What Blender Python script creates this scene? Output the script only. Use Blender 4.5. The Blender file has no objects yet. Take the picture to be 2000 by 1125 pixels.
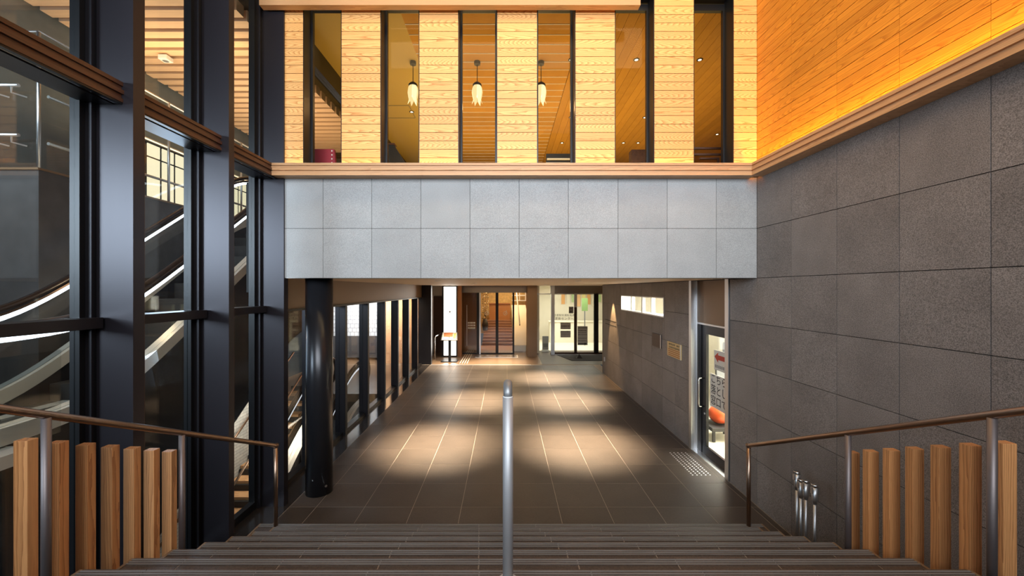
import bpy, bmesh, math, random
from mathutils import Matrix, Vector
random.seed(7)
S = bpy.context.scene
C = S.collection
PI = math.pi
F, CZ, VX, VY = 797.0, 2.64, 987.0, 565.0

# ------------------------------------------------------------------ camera
cd = bpy.data.cameras.new('camera'); cam = bpy.data.objects.new('camera', cd); C.objects.link(cam)
cam.location = (0, 0, CZ); cam.rotation_euler = (PI/2, 0, 0)
cd.sensor_width = 36; cd.lens = F/2000*36; cd.shift_x = 0.0065; cd.shift_y = 0.00125
cd.clip_start = 0.05; cd.clip_end = 200
S.camera = cam
# ------------------------------------------------------------------ world, exposure
w = bpy.data.worlds.new('world'); S.world = w; w.use_nodes = True
w.node_tree.nodes['Background'].inputs[0].default_value = (0.72, 0.84, 1, 1)
w.node_tree.nodes['Background'].inputs[1].default_value = 0.07
vs = S.view_settings
vs.view_transform = 'Standard'; vs.look = 'None'; vs.exposure = 0.0; vs.gamma = 1; vs.use_curve_mapping = False

def light(kind, name, loc, energy, col, size=1, sy=None, rot=(0, 0, 0), spot=None, blend=.5, target=None):
    l = bpy.data.lights.new(name, kind); l.energy = energy; l.color = col
    if kind == 'AREA':
        l.size = size
        if sy: l.shape = 'RECTANGLE'; l.size_y = sy
    elif kind == 'SPOT':
        l.spot_size = spot; l.spot_blend = blend; l.shadow_soft_size = size
    else: l.shadow_soft_size = size
    o = bpy.data.objects.new(name, l); C.objects.link(o); o.location = loc; o.rotation_euler = rot
    if target: o.rotation_euler = (Vector(target)-Vector(loc)).to_track_quat('-Z', 'Y').to_euler()
    return o
WARM = (1, .60, .26); WARM2 = (1, .72, .42); COOL = (.80, .90, 1)
# daylight through the open street side behind the viewer
light('AREA', 'daylight', (0, -3.2, 5.2), 270, (.88, .94, 1), 5.6, 3.0, target=(0, 5, 4.6)).data.spread = math.radians(95)
light('AREA', 'side_daylight', (-8.4, -3.4, 4.2), 80, (.72, .86, 1), 3.0, 2.4, target=(-2.8, 4, 3.2)).data.spread = math.radians(60)
# restaurant ceiling wash
light('AREA', 'restaurant_light', (0.9, 8.5, 4.6), 145, (1, .68, .24), 6.5, 5.0, rot=(PI, 0, 0))
# area lights added to brighten the escalator hall
light('AREA', 'hall_light', (-6.2, 10.0, 5.4), 190, WARM2, 2.6, 6, rot=(PI, 0, 0))
light('AREA', 'hall_far_light', (-5.0, 13.6, 2.4), 120, (.95, .96, 1), 2.0, 2.0, target=(-5.6, 16, 1.2))
light('AREA', 'basement_light', (-4.7, 8.4, .3), 60, (1, .86, .7), .6, 3.5, target=(-5.6, 8.4, -.8))
light('AREA', 'hall_left_light', (-6.9, 4.2, 5.6), 60, (.8, .92, 1), 1.0, 1.5, target=(-8.2, 7, 4.6))
# office and entrance rooms
light('AREA', 'office_light', (4.6, 6.6, 2.6), 300, (1, .96, .86), 1.6, 2.2)
light('AREA', 'office_far_light', (4.4, 9.3, 2.7), 260, (1, .96, .86), 1.4, 2.6)
light('AREA', 'centre_light', (2.8, 18.6, 2.7), 150, (1, .95, .84), 3.0, 2.6)
light('AREA', 'hotel_light', (-.5, 20.0, 2.72), 60, WARM, 2.0, 2.5)
light('AREA', 'hotel_stair_light', (.1, 22.4, 3.4), 110, WARM2, 1.6, 2.0, target=(.2, 22.0, .8))

# ------------------------------------------------------------------ materials
def mat(name, col, rough=.6, metal=0, spec=.5, emit=0, ecol=None, noise=None, bump=0, rand=0, var=0):
    m = bpy.data.materials.new(name); m.use_nodes = True
    nt = m.node_tree; N = nt.nodes; L = nt.links; b = N['Principled BSDF']
    b.inputs['Base Color'].default_value = (*col, 1); b.inputs['Roughness'].default_value = rough
    b.inputs['Metallic'].default_value = metal; b.inputs['Specular IOR Level'].default_value = spec
    if emit:
        b.inputs['Emission Color'].default_value = (*(ecol or col), 1); b.inputs['Emission Strength'].default_value = emit
    if noise or rand:
        tc = N.new('ShaderNodeTexCoord'); mp = N.new('ShaderNodeMapping'); L.new(tc.outputs['Object'], mp.inputs[0])
        sc = noise if isinstance(noise, tuple) else (noise or 5,)*3
        mp.inputs['Scale'].default_value = sc
        n = N.new('ShaderNodeTexNoise'); n.inputs['Scale'].default_value = 1; n.inputs['Detail'].default_value = 4
        L.new(mp.outputs[0], n.inputs[0])
        mr = N.new('ShaderNodeMapRange'); L.new(n.outputs['Fac'], mr.inputs[0])
        mr.inputs[1].default_value = .25; mr.inputs[2].default_value = .75
        mr.inputs[3].default_value = 1-var; mr.inputs[4].default_value = 1+var
        oi = N.new('ShaderNodeObjectInfo'); m2 = N.new('ShaderNodeMapRange'); L.new(oi.outputs['Random'], m2.inputs[0])
        m2.inputs[3].default_value = 1-rand; m2.inputs[4].default_value = 1+rand
        mu = N.new('ShaderNodeMath'); mu.operation = 'MULTIPLY'; L.new(mr.outputs[0], mu.inputs[0]); L.new(m2.outputs[0], mu.inputs[1])
        vm = N.new('ShaderNodeVectorMath'); vm.operation = 'SCALE'; vm.inputs[0].default_value = col; L.new(mu.outputs[0], vm.inputs['Scale'])
        L.new(vm.outputs[0], b.inputs['Base Color'])
        if bump:
            bp = N.new('ShaderNodeBump'); bp.inputs['Strength'].default_value = bump; bp.inputs['Distance'].default_value = .01
            L.new(n.outputs['Fac'], bp.inputs['Height']); L.new(bp.outputs[0], b.inputs['Normal'])
    return m

def wood(name, light_c, dark_c, rough=.5, k=26.0, arch=170.0, axis='X', amount=.8, rand=.10, dens=1.0, lin=0):
    """cathedral grain: contour lines of k*x + arch*z^2, each board with its own offset"""
    m = bpy.data.materials.new(name); m.use_nodes = True
    nt = m.node_tree; N = nt.nodes; L = nt.links; b = N['Principled BSDF']
    b.inputs['Roughness'].default_value = rough
    tc = N.new('ShaderNodeTexCoord'); oi = N.new('ShaderNodeObjectInfo')
    sp = N.new('ShaderNodeSeparateXYZ'); L.new(tc.outputs['Object'], sp.inputs[0])
    def M(op, a, bb=None, c=None):
        n = N.new('ShaderNodeMath'); n.operation = op
        for i, v in enumerate((a, bb, c)):
            if v is None: continue
            if isinstance(v, (int, float)): n.inputs[i].default_value = v
            else: L.new(v, n.inputs[i])
        return n.outputs[0]
    al = sp.outputs['X'] if axis == 'X' else sp.outputs['Z']
    ac = sp.outputs['Z'] if axis == 'X' else sp.outputs['X']
    oth = sp.outputs['Y']
    if axis == 'Z': ac = M('ADD', ac, M('MULTIPLY', oth, .6))
    r = oi.outputs['Random']
    r2 = M('FRACT', M('MULTIPLY', r, 37.7)); r3 = M('FRACT', M('MULTIPLY', r, 91.3))
    cen = M('MULTIPLY', M('SUBTRACT', r2, .5), .09)
    z = M('SUBTRACT', ac, cen)
    cx = N.new('ShaderNodeCombineXYZ')
    L.new(M('ADD', M('MULTIPLY', al, 3.0), M('MULTIPLY', r, 50)), cx.inputs[0])
    L.new(M('MULTIPLY', ac, 30), cx.inputs[1]); L.new(M('MULTIPLY', oth, 30), cx.inputs[2])
    nz = N.new('ShaderNodeTexNoise'); nz.inputs['Scale'].default_value = 1; nz.inputs['Detail'].default_value = 3
    L.new(cx.outputs[0], nz.inputs[0])
    ph = M('ADD', M('ADD', M('MULTIPLY', al, M('MULTIPLY', M('SUBTRACT', r3, .45), k*1.5*dens)), M('MULTIPLY', M('MULTIPLY', z, z), -arch*6*dens)), M('ADD', M('MULTIPLY', nz.outputs['Fac'], 1.8*dens), M('MULTIPLY', ac, lin)))
    s = M('FRACT', ph)
    line = M('POWER', s, 2.2)
    fib = N.new('ShaderNodeTexNoise'); fib.inputs['Scale'].default_value = 1; fib.inputs['Detail'].default_value = 5
    c2 = N.new('ShaderNodeCombineXYZ'); L.new(M('ADD', M('MULTIPLY', al, 8), M('MULTIPLY', r, 70)), c2.inputs[0]); L.new(M('MULTIPLY', ac, 220), c2.inputs[1]); L.new(M('MULTIPLY', oth, 220), c2.inputs[2])
    L.new(c2.outputs[0], fib.inputs[0])
    fac = M('ADD', M('MULTIPLY', line, amount), M('MULTIPLY', M('SUBTRACT', fib.outputs['Fac'], .5), .5)); 
    cl = N.new('ShaderNodeClamp'); L.new(fac, cl.inputs[0])
    mx = N.new('ShaderNodeMix'); mx.data_type = 'RGBA'; L.new(cl.outputs[0], mx.inputs[0])
    mx.inputs[6].default_value = (*light_c, 1); mx.inputs[7].default_value = (*dark_c, 1)
    vm = N.new('ShaderNodeVectorMath'); vm.operation = 'SCALE'; L.new(mx.outputs[2], vm.inputs[0])
    L.new(M('ADD', M('MULTIPLY', r, 2*rand), 1-rand), vm.inputs['Scale'])
    L.new(vm.outputs[0], b.inputs['Base Color'])
    bp = N.new('ShaderNodeBump'); bp.inputs['Strength'].default_value = .15; bp.inputs['Distance'].default_value = .003
    L.new(fib.outputs['Fac'], bp.inputs['Height']); L.new(bp.outputs[0], b.inputs['Normal'])
    return m

def granite(name, col, rough, var, rand, s1=160, blot=.12, tint=(1, 1, 1)):
    m = bpy.data.materials.new(name); m.use_nodes = True
    nt = m.node_tree; N = nt.nodes; L = nt.links; b = N['Principled BSDF']; b.inputs['Roughness'].default_value = rough
    tc = N.new('ShaderNodeTexCoord'); oi = N.new('ShaderNodeObjectInfo')
    ad = N.new('ShaderNodeVectorMath'); ad.operation = 'ADD'; L.new(tc.outputs['Object'], ad.inputs[0])
    cb = N.new('ShaderNodeVectorMath'); cb.operation = 'SCALE'; cb.inputs[0].default_value = (13, 17, 19); L.new(oi.outputs['Random'], cb.inputs['Scale'])
    L.new(cb.outputs[0], ad.inputs[1])
    outs = []
    for sc, dt in ((s1, 2), (3.0, 4)):
        n = N.new('ShaderNodeTexNoise'); n.inputs['Scale'].default_value = sc; n.inputs['Detail'].default_value = dt
        L.new(ad.outputs[0], n.inputs[0]); outs.append(n.outputs['Fac'])
    def MR(v, lo, hi, a=.3, c=.7):
        r = N.new('ShaderNodeMapRange'); L.new(v, r.inputs[0]); r.inputs[1].default_value = a; r.inputs[2].default_value = c
        r.inputs[3].default_value = lo; r.inputs[4].default_value = hi; return r.outputs[0]
    def MU(a, c):
        q = N.new('ShaderNodeMath'); q.operation = 'MULTIPLY'; L.new(a, q.inputs[0]); L.new(c, q.inputs[1]); return q.outputs[0]
    f = MU(MU(MR(outs[0], 1-var, 1+var), MR(outs[1], 1-blot, 1+blot)), MR(oi.outputs['Random'], 1-rand, 1+rand, 0, 1))
    vm = N.new('ShaderNodeVectorMath'); vm.operation = 'SCALE'; vm.inputs[0].default_value = col; L.new(f, vm.inputs['Scale'])
    L.new(vm.outputs[0], b.inputs['Base Color'])
    bp = N.new('ShaderNodeBump'); bp.inputs['Strength'].default_value = .12; bp.inputs['Distance'].default_value = .003
    L.new(outs[0], bp.inputs['Height']); L.new(bp.outputs[0], b.inputs['Normal'])
    return m

def glass(name, tint=(1, 1, 1), refl=.10, rough=.02):
    m = bpy.data.materials.new(name); m.use_nodes = True
    nt = m.node_tree; N = nt.nodes; L = nt.links
    for n in list(N): N.remove(n)
    out = N.new('ShaderNodeOutputMaterial'); t = N.new('ShaderNodeBsdfTransparent'); t.inputs[0].default_value = (*tint, 1)
    g = N.new('ShaderNodeBsdfGlossy'); g.inputs['Roughness'].default_value = rough
    lw = N.new('ShaderNodeLayerWeight'); lw.inputs[0].default_value = .5
    pw = N.new('ShaderNodeMath'); pw.operation = 'POWER'; L.new(lw.outputs['Facing'], pw.inputs[0]); pw.inputs[1].default_value = 4
    fr = N.new('ShaderNodeMath'); fr.operation = 'MULTIPLY_ADD'; L.new(pw.outputs[0], fr.inputs[0]); fr.inputs[1].default_value = .35; fr.inputs[2].default_value = refl*.4
    mx = N.new('ShaderNodeMixShader'); L.new(fr.outputs[0], mx.inputs[0]); L.new(t.outputs[0], mx.inputs[1]); L.new(g.outputs[0], mx.inputs[2])
    L.new(mx.outputs[0], out.inputs[0]); return m

def emis(name, col, s):
    m = bpy.data.materials.new(name); m.use_nodes = True; N = m.node_tree.nodes; L = m.node_tree.links
    for n in list(N): N.remove(n)
    o = N.new('ShaderNodeOutputMaterial'); e = N.new('ShaderNodeEmission'); e.inputs[0].default_value = (*col, 1); e.inputs[1].default_value = s
    L.new(e.outputs[0], o.inputs[0]); return m

def brickmat(name, c1, c2, mortar, sx, sz, axis='YZ'):
    m = bpy.data.materials.new(name); m.use_nodes = True; N = m.node_tree.nodes; L = m.node_tree.links; b = N['Principled BSDF']
    b.inputs['Roughness'].default_value = .6
    tc = N.new('ShaderNodeTexCoord'); s = N.new('ShaderNodeSeparateXYZ'); c = N.new('ShaderNodeCombineXYZ')
    L.new(tc.outputs['Object'], s.inputs[0]); L.new(s.outputs[axis[0]], c.inputs[0]); L.new(s.outputs[axis[1]], c.inputs[1])
    t = N.new('ShaderNodeTexBrick'); L.new(c.outputs[0], t.inputs[0]); t.inputs['Scale'].default_value = 1
    t.inputs['Color1'].default_value = (*c1, 1); t.inputs['Color2'].default_value = (*c2, 1); t.inputs['Mortar'].default_value = (*mortar, 1)
    t.inputs['Brick Width'].default_value = sx; t.inputs['Row Height'].default_value = sz; t.inputs['Mortar Size'].default_value = min(sx, sz)*.06
    L.new(t.outputs[0], b.inputs['Base Color']); return m

M = {}
M['beam_stone'] = granite('beam_stone', (.36, .37, .375), .7, .22, .05, 160, .06)
M['wall_stone'] = granite('wall_stone', (.205, .186, .180), .65, .50, .09)
M['joint'] = mat('joint', (.02, .019, .018), .9)
M['floor_tile'] = granite('floor_tile', (.062, .048, .039), .44, .12, .10, 60, .10)
M['grout'] = mat('grout', (.34, .29, .24), .8)
M['tread'] = granite('tread', (.085, .062, .050), .5, .25, .12, 90, .15)
M['nosing'] = mat('nosing', (.20, .195, .19), .5, noise=(3, 200, 60), var=.3)
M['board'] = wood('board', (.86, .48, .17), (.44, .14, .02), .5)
M['board_warmlit'] = wood('board_warm_lit', (.74, .31, .035), (.42, .12, .008), .5, k=14)  # same cedar; its deeper orange puts the warm lighting into the colour
M['ledge_wood'] = wood('ledge_wood', (.62, .36, .18), (.32, .14, .05), .5, k=6, amount=.5, rand=.12)
M['ledge_dark_unlit'] = wood('ledge_dark_unlit', (.09, .035, .016), (.03, .012, .006), .45, k=6, amount=.5)  # darker wood; the missing cove light is also put into its colour
M['post_wood'] = wood('post_wood', (.66, .31, .115), (.30, .10, .03), .55, k=2.2, arch=60, axis='Z', amount=.75, rand=.16, dens=1.0, lin=70)
M['ceil_wood'] = wood('ceil_wood', (.60, .30, .045), (.42, .18, .02), .9, k=6, amount=.3)
M['slat_wood'] = mat('slat_wood', (.62, .42, .27), .6, noise=(1, 30, 30), var=.12, rand=.08)
M['steel'] = mat('steel', (.030, .027, .032), .38, .55)
M['steel_col'] = mat('steel_col', (.030, .026, .032), .33, .5)
M['blackframe'] = mat('blackframe', (.012, .012, .014), .35, .3)
M['bronze'] = mat('bronze', (.07, .04, .028), .35, .5)
M['chrome'] = mat('chrome', (.75, .75, .76), .22, 1)
M['satin'] = mat('satin', (.72, .73, .75), .38, 1)
M['rail'] = mat('rail', (.38, .26, .19), .32, 1)
M['centre'] = mat('centre_steel', (.55, .56, .58), .55, .7)
M['grey_plastic'] = mat('grey_plastic', (.16, .165, .17), .6)
M['ceiling'] = mat('ceiling_paint', (.78, .60, .42), .6)
M['brown_panel'] = mat('brown_panel', (.24, .155, .09), .45, .25)
M['dark'] = mat('dark', (.02, .019, .019), .6)
M['darkgrey'] = mat('dark_concrete', (.075, .07, .07), .75, noise=3, var=.25)
M['concrete'] = mat('concrete', (.30, .33, .34), .8, noise=3, var=.15)
M['sidewall'] = mat('side_wall', (.10, .11, .115), .8, noise=3, var=.2)
M['kerb'] = mat('kerb_stone', (.035, .03, .028), .14, .1)
M['glass'] = glass('glass', (.96, .98, .98), .08)
M['glass_amber'] = glass('glass_clear', (.98, .97, .95), .02)
M['glass_dull'] = glass('balustrade_glass', (.95, .96, .95), .10)
M['led'] = emis('led_strip', (.80, .90, 1), 5)
M['lightbox'] = emis('lightbox', (1, .97, .90), 2.2)
M['lamp'] = emis('lamp', (1, .85, .6), 3)
M['shade'] = emis('lamp_shade', (1, .80, .42), 1.5)
M['cove'] = emis('cove_led', (1, .62, .15), 4)
M['litwin'] = emis('lit_screen', (1, .86, .58), 1.35)
M['cream'] = mat('cream_paint', (.80, .75, .62), .6)
M['white'] = mat('white_paint', (.8, .8, .78), .6)
M['paper'] = mat('paper', (.78, .77, .72), .7)
M['greypaper'] = mat('grey_paper', (.50, .50, .47), .7)
M['ink'] = mat('ink', (.02, .02, .02), .6)
M['inkgrey'] = mat('ink_grey', (.30, .30, .30), .6)
M['red'] = mat('red', (.55, .05, .03), .5)
M['orange'] = mat('orange_plastic', (.75, .10, .02), .4)
M['brown_ink'] = mat('brown_ink', (.40, .14, .04), .6)
M['chairred'] = mat('red_upholstery', (.34, .03, .05), .7)
M['green'] = mat('green_panel', (.22, .36, .12), .6)
M['skirt'] = mat('skirt_steel', (.72, .69, .63), .4, .25)
M['rubber'] = mat('rubber', (.03, .02, .018), .3)
M['brick'] = brickmat('white_brick', (.40, .42, .42), (.50, .50, .48), (.20, .2, .2), .22, .065)
M['whitetile'] = brickmat('white_tile', (.78, .80, .82), (.74, .76, .78), (.35, .35, .36), .15, .15, 'XZ')
M['signwood'] = mat('yellow_sign', (.62, .44, .20), .5)
M['silver'] = mat('silver_header', (.30, .27, .25), .3, .9)
M['mat'] = mat('doormat', (.02, .02, .022), .95)
M['reddishwood'] = wood('counter_wood', (.42, .20, .08), (.22, .10, .04), .4, k=4, amount=.4)
M['hotelwood'] = wood('hotel_wood', (.30, .13, .05), (.16, .06, .02), .35, k=4, amount=.4)
M['hotelstep'] = mat('step_stone', (.27, .15, .10), .25, noise=(.6, 9, 9), var=.35)
M['gold'] = mat('gold_wall', (.78, .55, .22), .5, noise=8, var=.2)
M['plant'] = mat('leaf', (.20, .16, .06), .6)
M['flower'] = mat('flower', (.80, .70, .50), .6)
M['food1'] = mat('menu_orange', (.62, .20, .06), .5)
M['food2'] = mat('menu_green', (.40, .48, .12), .5)
M['fret'] = mat('fret_wood', (.10, .045, .03), .5)

# ------------------------------------------------------------------ mesh helpers
class MB:
    def __init__(s): s.v = []; s.f = []
    def add(s, vs, fs):
        n = len(s.v); s.v += [tuple(p) for p in vs]; s.f += [tuple(i+n for i in f) for f in fs]; return s
    def box(s, x0, x1, y0, y1, z0, z1):
        return s.add([(x0,y0,z0),(x1,y0,z0),(x1,y1,z0),(x0,y1,z0),(x0,y0,z1),(x1,y0,z1),(x1,y1,z1),(x0,y1,z1)],
                     [(0,3,2,1),(4,5,6,7),(0,1,5,4),(1,2,6,5),(2,3,7,6),(3,0,4,7)])
    def prism(s, poly, axis, a0, a1):
        """poly: list of 2D points in the plane normal to axis"""
        def pt(p, a):
            return {'X': (a, p[0], p[1]), 'Y': (p[0], a, p[1]), 'Z': (p[0], p[1], a)}[axis]
        n = len(poly)
        return s.add([pt(p, a0) for p in poly]+[pt(p, a1) for p in poly],
                     [tuple(range(n))[::-1], tuple(range(n, 2*n))]+[(i, (i+1) % n, n+(i+1) % n, n+i) for i in range(n)])
    def tube(s, pts, r, seg=12, cap=True):
        pts = [Vector(p) for p in pts]; n = len(pts); rr = r if isinstance(r, (list, tuple)) else [r]*n
        vs = []; up = None
        for i, p in enumerate(pts):
            d = (pts[min(i+1, n-1)]-pts[max(i-1, 0)]).normalized()
            if up is None: up = Vector((0, 0, 1)) if abs(d.z) < .9 else Vector((0, 1, 0))
            a = d.cross(up).normalized()
            if a.length < .5: a = Vector((1, 0, 0))
            b = a.cross(d).normalized(); up = b
            for k in range(seg):
                t = 2*PI*k/seg; vs.append(p+a*math.cos(t)*rr[i]+b*math.sin(t)*rr[i])
        fs = [(i*seg+k, i*seg+(k+1) % seg, (i+1)*seg+(k+1) % seg, (i+1)*seg+k) for i in range(n-1) for k in range(seg)]
        if cap: fs += [tuple(range(seg))[::-1], tuple(range((n-1)*seg, n*seg))]
        return s.add(vs, fs)
    def cyl(s, x, y, z0, z1, r, seg=24): return s.tube([(x, y, z0), (x, y, z1)], r, seg)
    def ribbon(s, pts, x0, x1, th):
        """pts (y,z) polyline swept: a band th tall between x0,x1"""
        n = len(pts); vs = []
        for (y, z) in pts: vs += [(x0, y, z), (x1, y, z), (x1, y, z-th), (x0, y, z-th)]
        fs = [(0, 1, 2, 3), ((n-1)*4+3, (n-1)*4+2, (n-1)*4+1, (n-1)*4)]
        for i in range(n-1):
            for k in range(4): fs.append((i*4+k, i*4+(k+1) % 4, (i+1)*4+(k+1) % 4, (i+1)*4+k)[::-1])
        return s.add(vs, fs)
    def mesh(s, name, m, smooth=False):
        me = bpy.data.meshes.new(name); me.from_pydata(s.v, [], s.f); me.materials.append(m)
        bm = bmesh.new(); bm.from_mesh(me); bmesh.ops.recalc_face_normals(bm, faces=bm.faces); bm.to_mesh(me); bm.free()
        if smooth:
            for p in me.polygons: p.use_smooth = len(p.vertices) == 4
        return me
    def build(s, name, m, parent=None, smooth=False, bevel=0):
        me = s.mesh(name, m, smooth)
        if bevel:
            bm = bmesh.new(); bm.from_mesh(me)
            bmesh.ops.bevel(bm, geom=list(bm.edges), offset=bevel, segments=2, affect='EDGES', profile=.6)
            bm.to_mesh(me); bm.free()
        return link(name, me, parent)
def link(name, me, parent=None, loc=None, rot=None):
    o = bpy.data.objects.new(name, me); C.objects.link(o)
    if loc is not None: o.location = loc
    if rot is not None: o.rotation_euler = rot
    if parent is not None:
        o.parent = parent; o.matrix_parent_inverse = Matrix.Translation(-parent_world(parent))
    return o
def parent_world(p):
    v = Vector(p.location)
    return v
def tag(o, label=None, cat=None, group=None, kind=None):
    if label: o['label'] = label
    if cat: o['category'] = cat
    if group: o['group'] = group
    if kind: o['kind'] = kind
    return o
def thing(name, loc, label, cat, group=None):
    o = bpy.data.objects.new(name, None); C.objects.link(o); o.location = loc; o.empty_display_size = .1
    return tag(o, label, cat, group)
def struct(name, loc=(0, 0, 0)):
    o = bpy.data.objects.new(name, None); C.objects.link(o); o.location = loc; return tag(o, kind='structure')
def B(*a): return MB().box(*a)

TC = {}
def tile(name, m, w, d, h, parent, loc, rz=0, key=''):
    """a slab piece w wide (local x), d deep (local y, from 0 to d), h tall (local z, centred); front face at local y=0"""
    k = (name, m.name, round(w, 4), round(d, 4), round(h, 4), key)
    if k not in TC: TC[k] = B(-w/2, w/2, 0, d, -h/2, h/2).mesh(name, m)
    return link(name, TC[k], parent, loc, (0, 0, rz))

def subtract(rect, holes):
    rs = [rect]
    for (a0, a1, b0, b1) in holes:
        out = []
        for (x0, x1, z0, z1) in rs:
            if a1 <= x0 or a0 >= x1 or b1 <= z0 or b0 >= z1: out.append((x0, x1, z0, z1)); continue
            if a0 > x0: out.append((x0, a0, z0, z1))
            if a1 < x1: out.append((a1, x1, z0, z1))
            m0, m1 = max(x0, a0), min(x1, a1)
            if b0 > z0: out.append((m0, m1, z0, b0))
            if b1 < z1: out.append((m0, m1, b1, z1))
        rs = out
    return [r for r in rs if r[1]-r[0] > .02 and r[3]-r[2] > .02]

def text(s, size, m, parent, origin, right, up, name='lettering', align='CENTER', ext=.001, squash=1.0):
    cu = bpy.data.curves.new(name, 'FONT'); cu.body = s; cu.size = size; cu.align_x = align; cu.align_y = 'CENTER'; cu.extrude = ext
    cu.resolution_u = 3
    t = bpy.data.objects.new(name, cu); C.objects.link(t)
    dg = bpy.context.evaluated_depsgraph_get(); dg.update()
    me = bpy.data.meshes.new_from_object(t.evaluated_get(dg)); bpy.data.objects.remove(t); bpy.data.curves.remove(cu)
    r = Vector(right).normalized(); u = Vector(up).normalized(); n = r.cross(u)
    mm = Matrix((( r.x*squash, u.x, n.x, origin[0]), (r.y*squash, u.y, n.y, origin[1]), (r.z*squash, u.z, n.z, origin[2]), (0, 0, 0, 1)))
    me.transform(mm); me.materials.clear(); me.materials.append(m)
    return link(name, me, parent)

XR = 3.07; YB = 4.98; G = .003
ZB, ZM, ZT = 2.777, 3.383, 3.985      # beam underside, middle joint, stone top
PXM = F/YB
def X0(px): return (px-VX)/PXM
def at(px, py, Y): return ((px-VX)/F*Y, Y, CZ-(py-VY)/F*Y)

# ================================================================== FLOOR
floor = struct('floor')
B(-3.1, XR+.25, -1, 17.6, -.25, -.0022).build('floor_base', M['grout'], floor)
xs = [-2.62] + [.055+.587*k for k in range(-4, 6)] + [XR-.005]
xs = sorted(set(xs)); y = 4.32; row = 0
ys = [4.37, 4.95]
while ys[-1] < 14.0: ys.append(ys[-1]+.602)
ys[-1] = 14.2
for j in range(len(ys)-1):
    for i in range(len(xs)-1):
        x0, x1, y0, y1 = xs[i], xs[i+1], ys[j], ys[j+1]
        k = ('ft', round(x1-x0, 3), round(y1-y0, 3))
        if k not in TC: TC[k] = B(-(x1-x0)/2+.003, (x1-x0)/2-.003, -(y1-y0)/2+.0035, (y1-y0)/2-.0035, -.002, 0).mesh('floor_tile', M['floor_tile'])
        link('floor_tile', TC[k], floor, ((x0+x1)/2, (y0+y1)/2, 0))
# dark side strips beside the stair, threshold band, far floor
B(-3.02, -2.625, 4.37, 14.25, -.0021, 0).build('kerb_strip', M['kerb'], floor)
B(-3.02, -2.30, -1, 4.365, -.0021, 0).build('side_floor', M['dark'], floor)
B(2.52, XR, -1, 4.365, -.0021, 0).build('side_floor', M['floor_tile'], floor)
B(-2.6, .9, 14.205, 14.32, -.02, .002).build('threshold_strip', M['satin'], floor)
M['far_floor'] = mat('far_floor', (.20, .13, .08), .28, noise=2, var=.1)
B(-3.1, 1.3, 14.325, 17.6, -.0021, 0).build('entrance_floor', M['far_floor'], floor)
B(1.3, 4.3, 14.325, 17.6, -.0021, 0).build('entrance_floor', M['floor_tile'], floor)

# ================================================================== STAIRS
st = struct('trim_1', (0, 0, 0)); st.name = 'staircase'; 
RIS, TRD, YN = .1402, .306, 4.353
WL, WR = -2.286, 2.50
for j in range(1, 10):
    zt = RIS*j; yn = YN-TRD*(j-1)
    xl, xr = (WL, WR) if j > 1 else (-2.60, 2.72)
    yb = yn-TRD if j < 9 else -1.2
    B(xl, xr, -1.2 if j == 9 else yn-TRD-.01, yn-.002, zt-RIS-.02 if j > 1 else 0, zt-.022).build('riser_block', M['dark'], st)
    # treads: tile pieces 0.6 wide with staggered joints
    off = [.0, .30][j % 2]
    e = [xl]; x = -2.70+off*.0+.02*j
    while x < xr-.1:
        if x > xl+.1: e.append(x)
        x += .6
    e.append(xr)
    for i in range(len(e)-1):
        x0, x1 = e[i]+.004, e[i+1]-.004
        if j < 9: B(x0, x1, yn-TRD+.001, yn-.075, zt-.0029, zt).build('tread_tile', M['tread'], st)
        else:
            y1 = yn-.075
            while y1 > -1: B(x0, x1, y1-.5, y1-.003, zt-.022, zt).build('tread_tile', M['tread'], st); y1 -= .503
        B(x0, x1, yn-.07, yn, zt-.0029 if j < 9 else zt-.045, zt+.001).build('nosing_tile', M['tread'], st)
    if j < 9: B(xl+.01, xr-.01, yn-TRD+.01, yn-.003, zt-.0215, zt-.003).build('joint_bed', M['grout'], st)
    nb = MB()
    for q in (.012, .032, .052): nb.box(xl, xr, yn-q-.008, yn-q, zt, zt+.0035)
    nb.build('anti_slip_strip', M['nosing'], st)
    B(xl, xr, yn-.074, yn-.0705, zt-.02, zt-.004).build('tread_joint', M['dark'], st)
    B(xl-.02, xl-.001, yn-TRD, yn, zt-RIS, zt).build('side_cheek', M['brown_panel'], st)
    B(xr+.001, xr+.02, yn-TRD, yn, zt-RIS, zt).build('side_cheek', M['brown_panel'], st)

# ================================================================== RIGHT WALL
wr = struct('wall_right')
WIN = (7.89, 10.83, 2.09, 2.482)                  # slot window y0,y1,z0,z1
DOOR = (5.60, 6.78, -.1, ZB)
for r in subtract((-1.0, 12.88, -.05, 7.0), [(7.89, 10.83, 2.09, 2.482), (5.60, 6.78, -.2, ZB), (5.25, 13, 3.4, 7.1)]):
    B(XR+.014, XR+.24, r[0], r[1], r[2], r[3]).build('wall_core', M['joint'], wr)
cols = [YB+.6*k for k in range(-10, 2)] + [6.78+.6*k for k in range(0, 11)] + [12.88]
rows = [0, .555, 1.11, 1.666, 2.221, ZB]
rowsU = [ZB, ZM, ZT+.02]
def wall_tiles(cols, rows, holes, mt='wall_stone'):
    for i in range(len(cols)-1):
        for j in range(len(rows)-1):
            for (a, b, c, d) in subtract((cols[i], cols[i+1], rows[j], rows[j+1]), holes):
                tile('stone_tile', M[mt], b-a-2*G, .014, d-c-2*G, wr, (XR, (a+b)/2, (c+d)/2), rz=-PI/2)
cols = [c for c in cols if c < 5.6 or c >= 6.78]
c1 = sorted([c for c in cols if c < 5.6]+[5.60]); c1 = [c for c in c1 if c <= 5.6]
wall_tiles(c1, rows, [])
wall_tiles([c for c in cols if c >= 6.78], rows, [WIN])
wall_tiles([c for c in c1 if c <= 5.0], rowsU, [])
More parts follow.
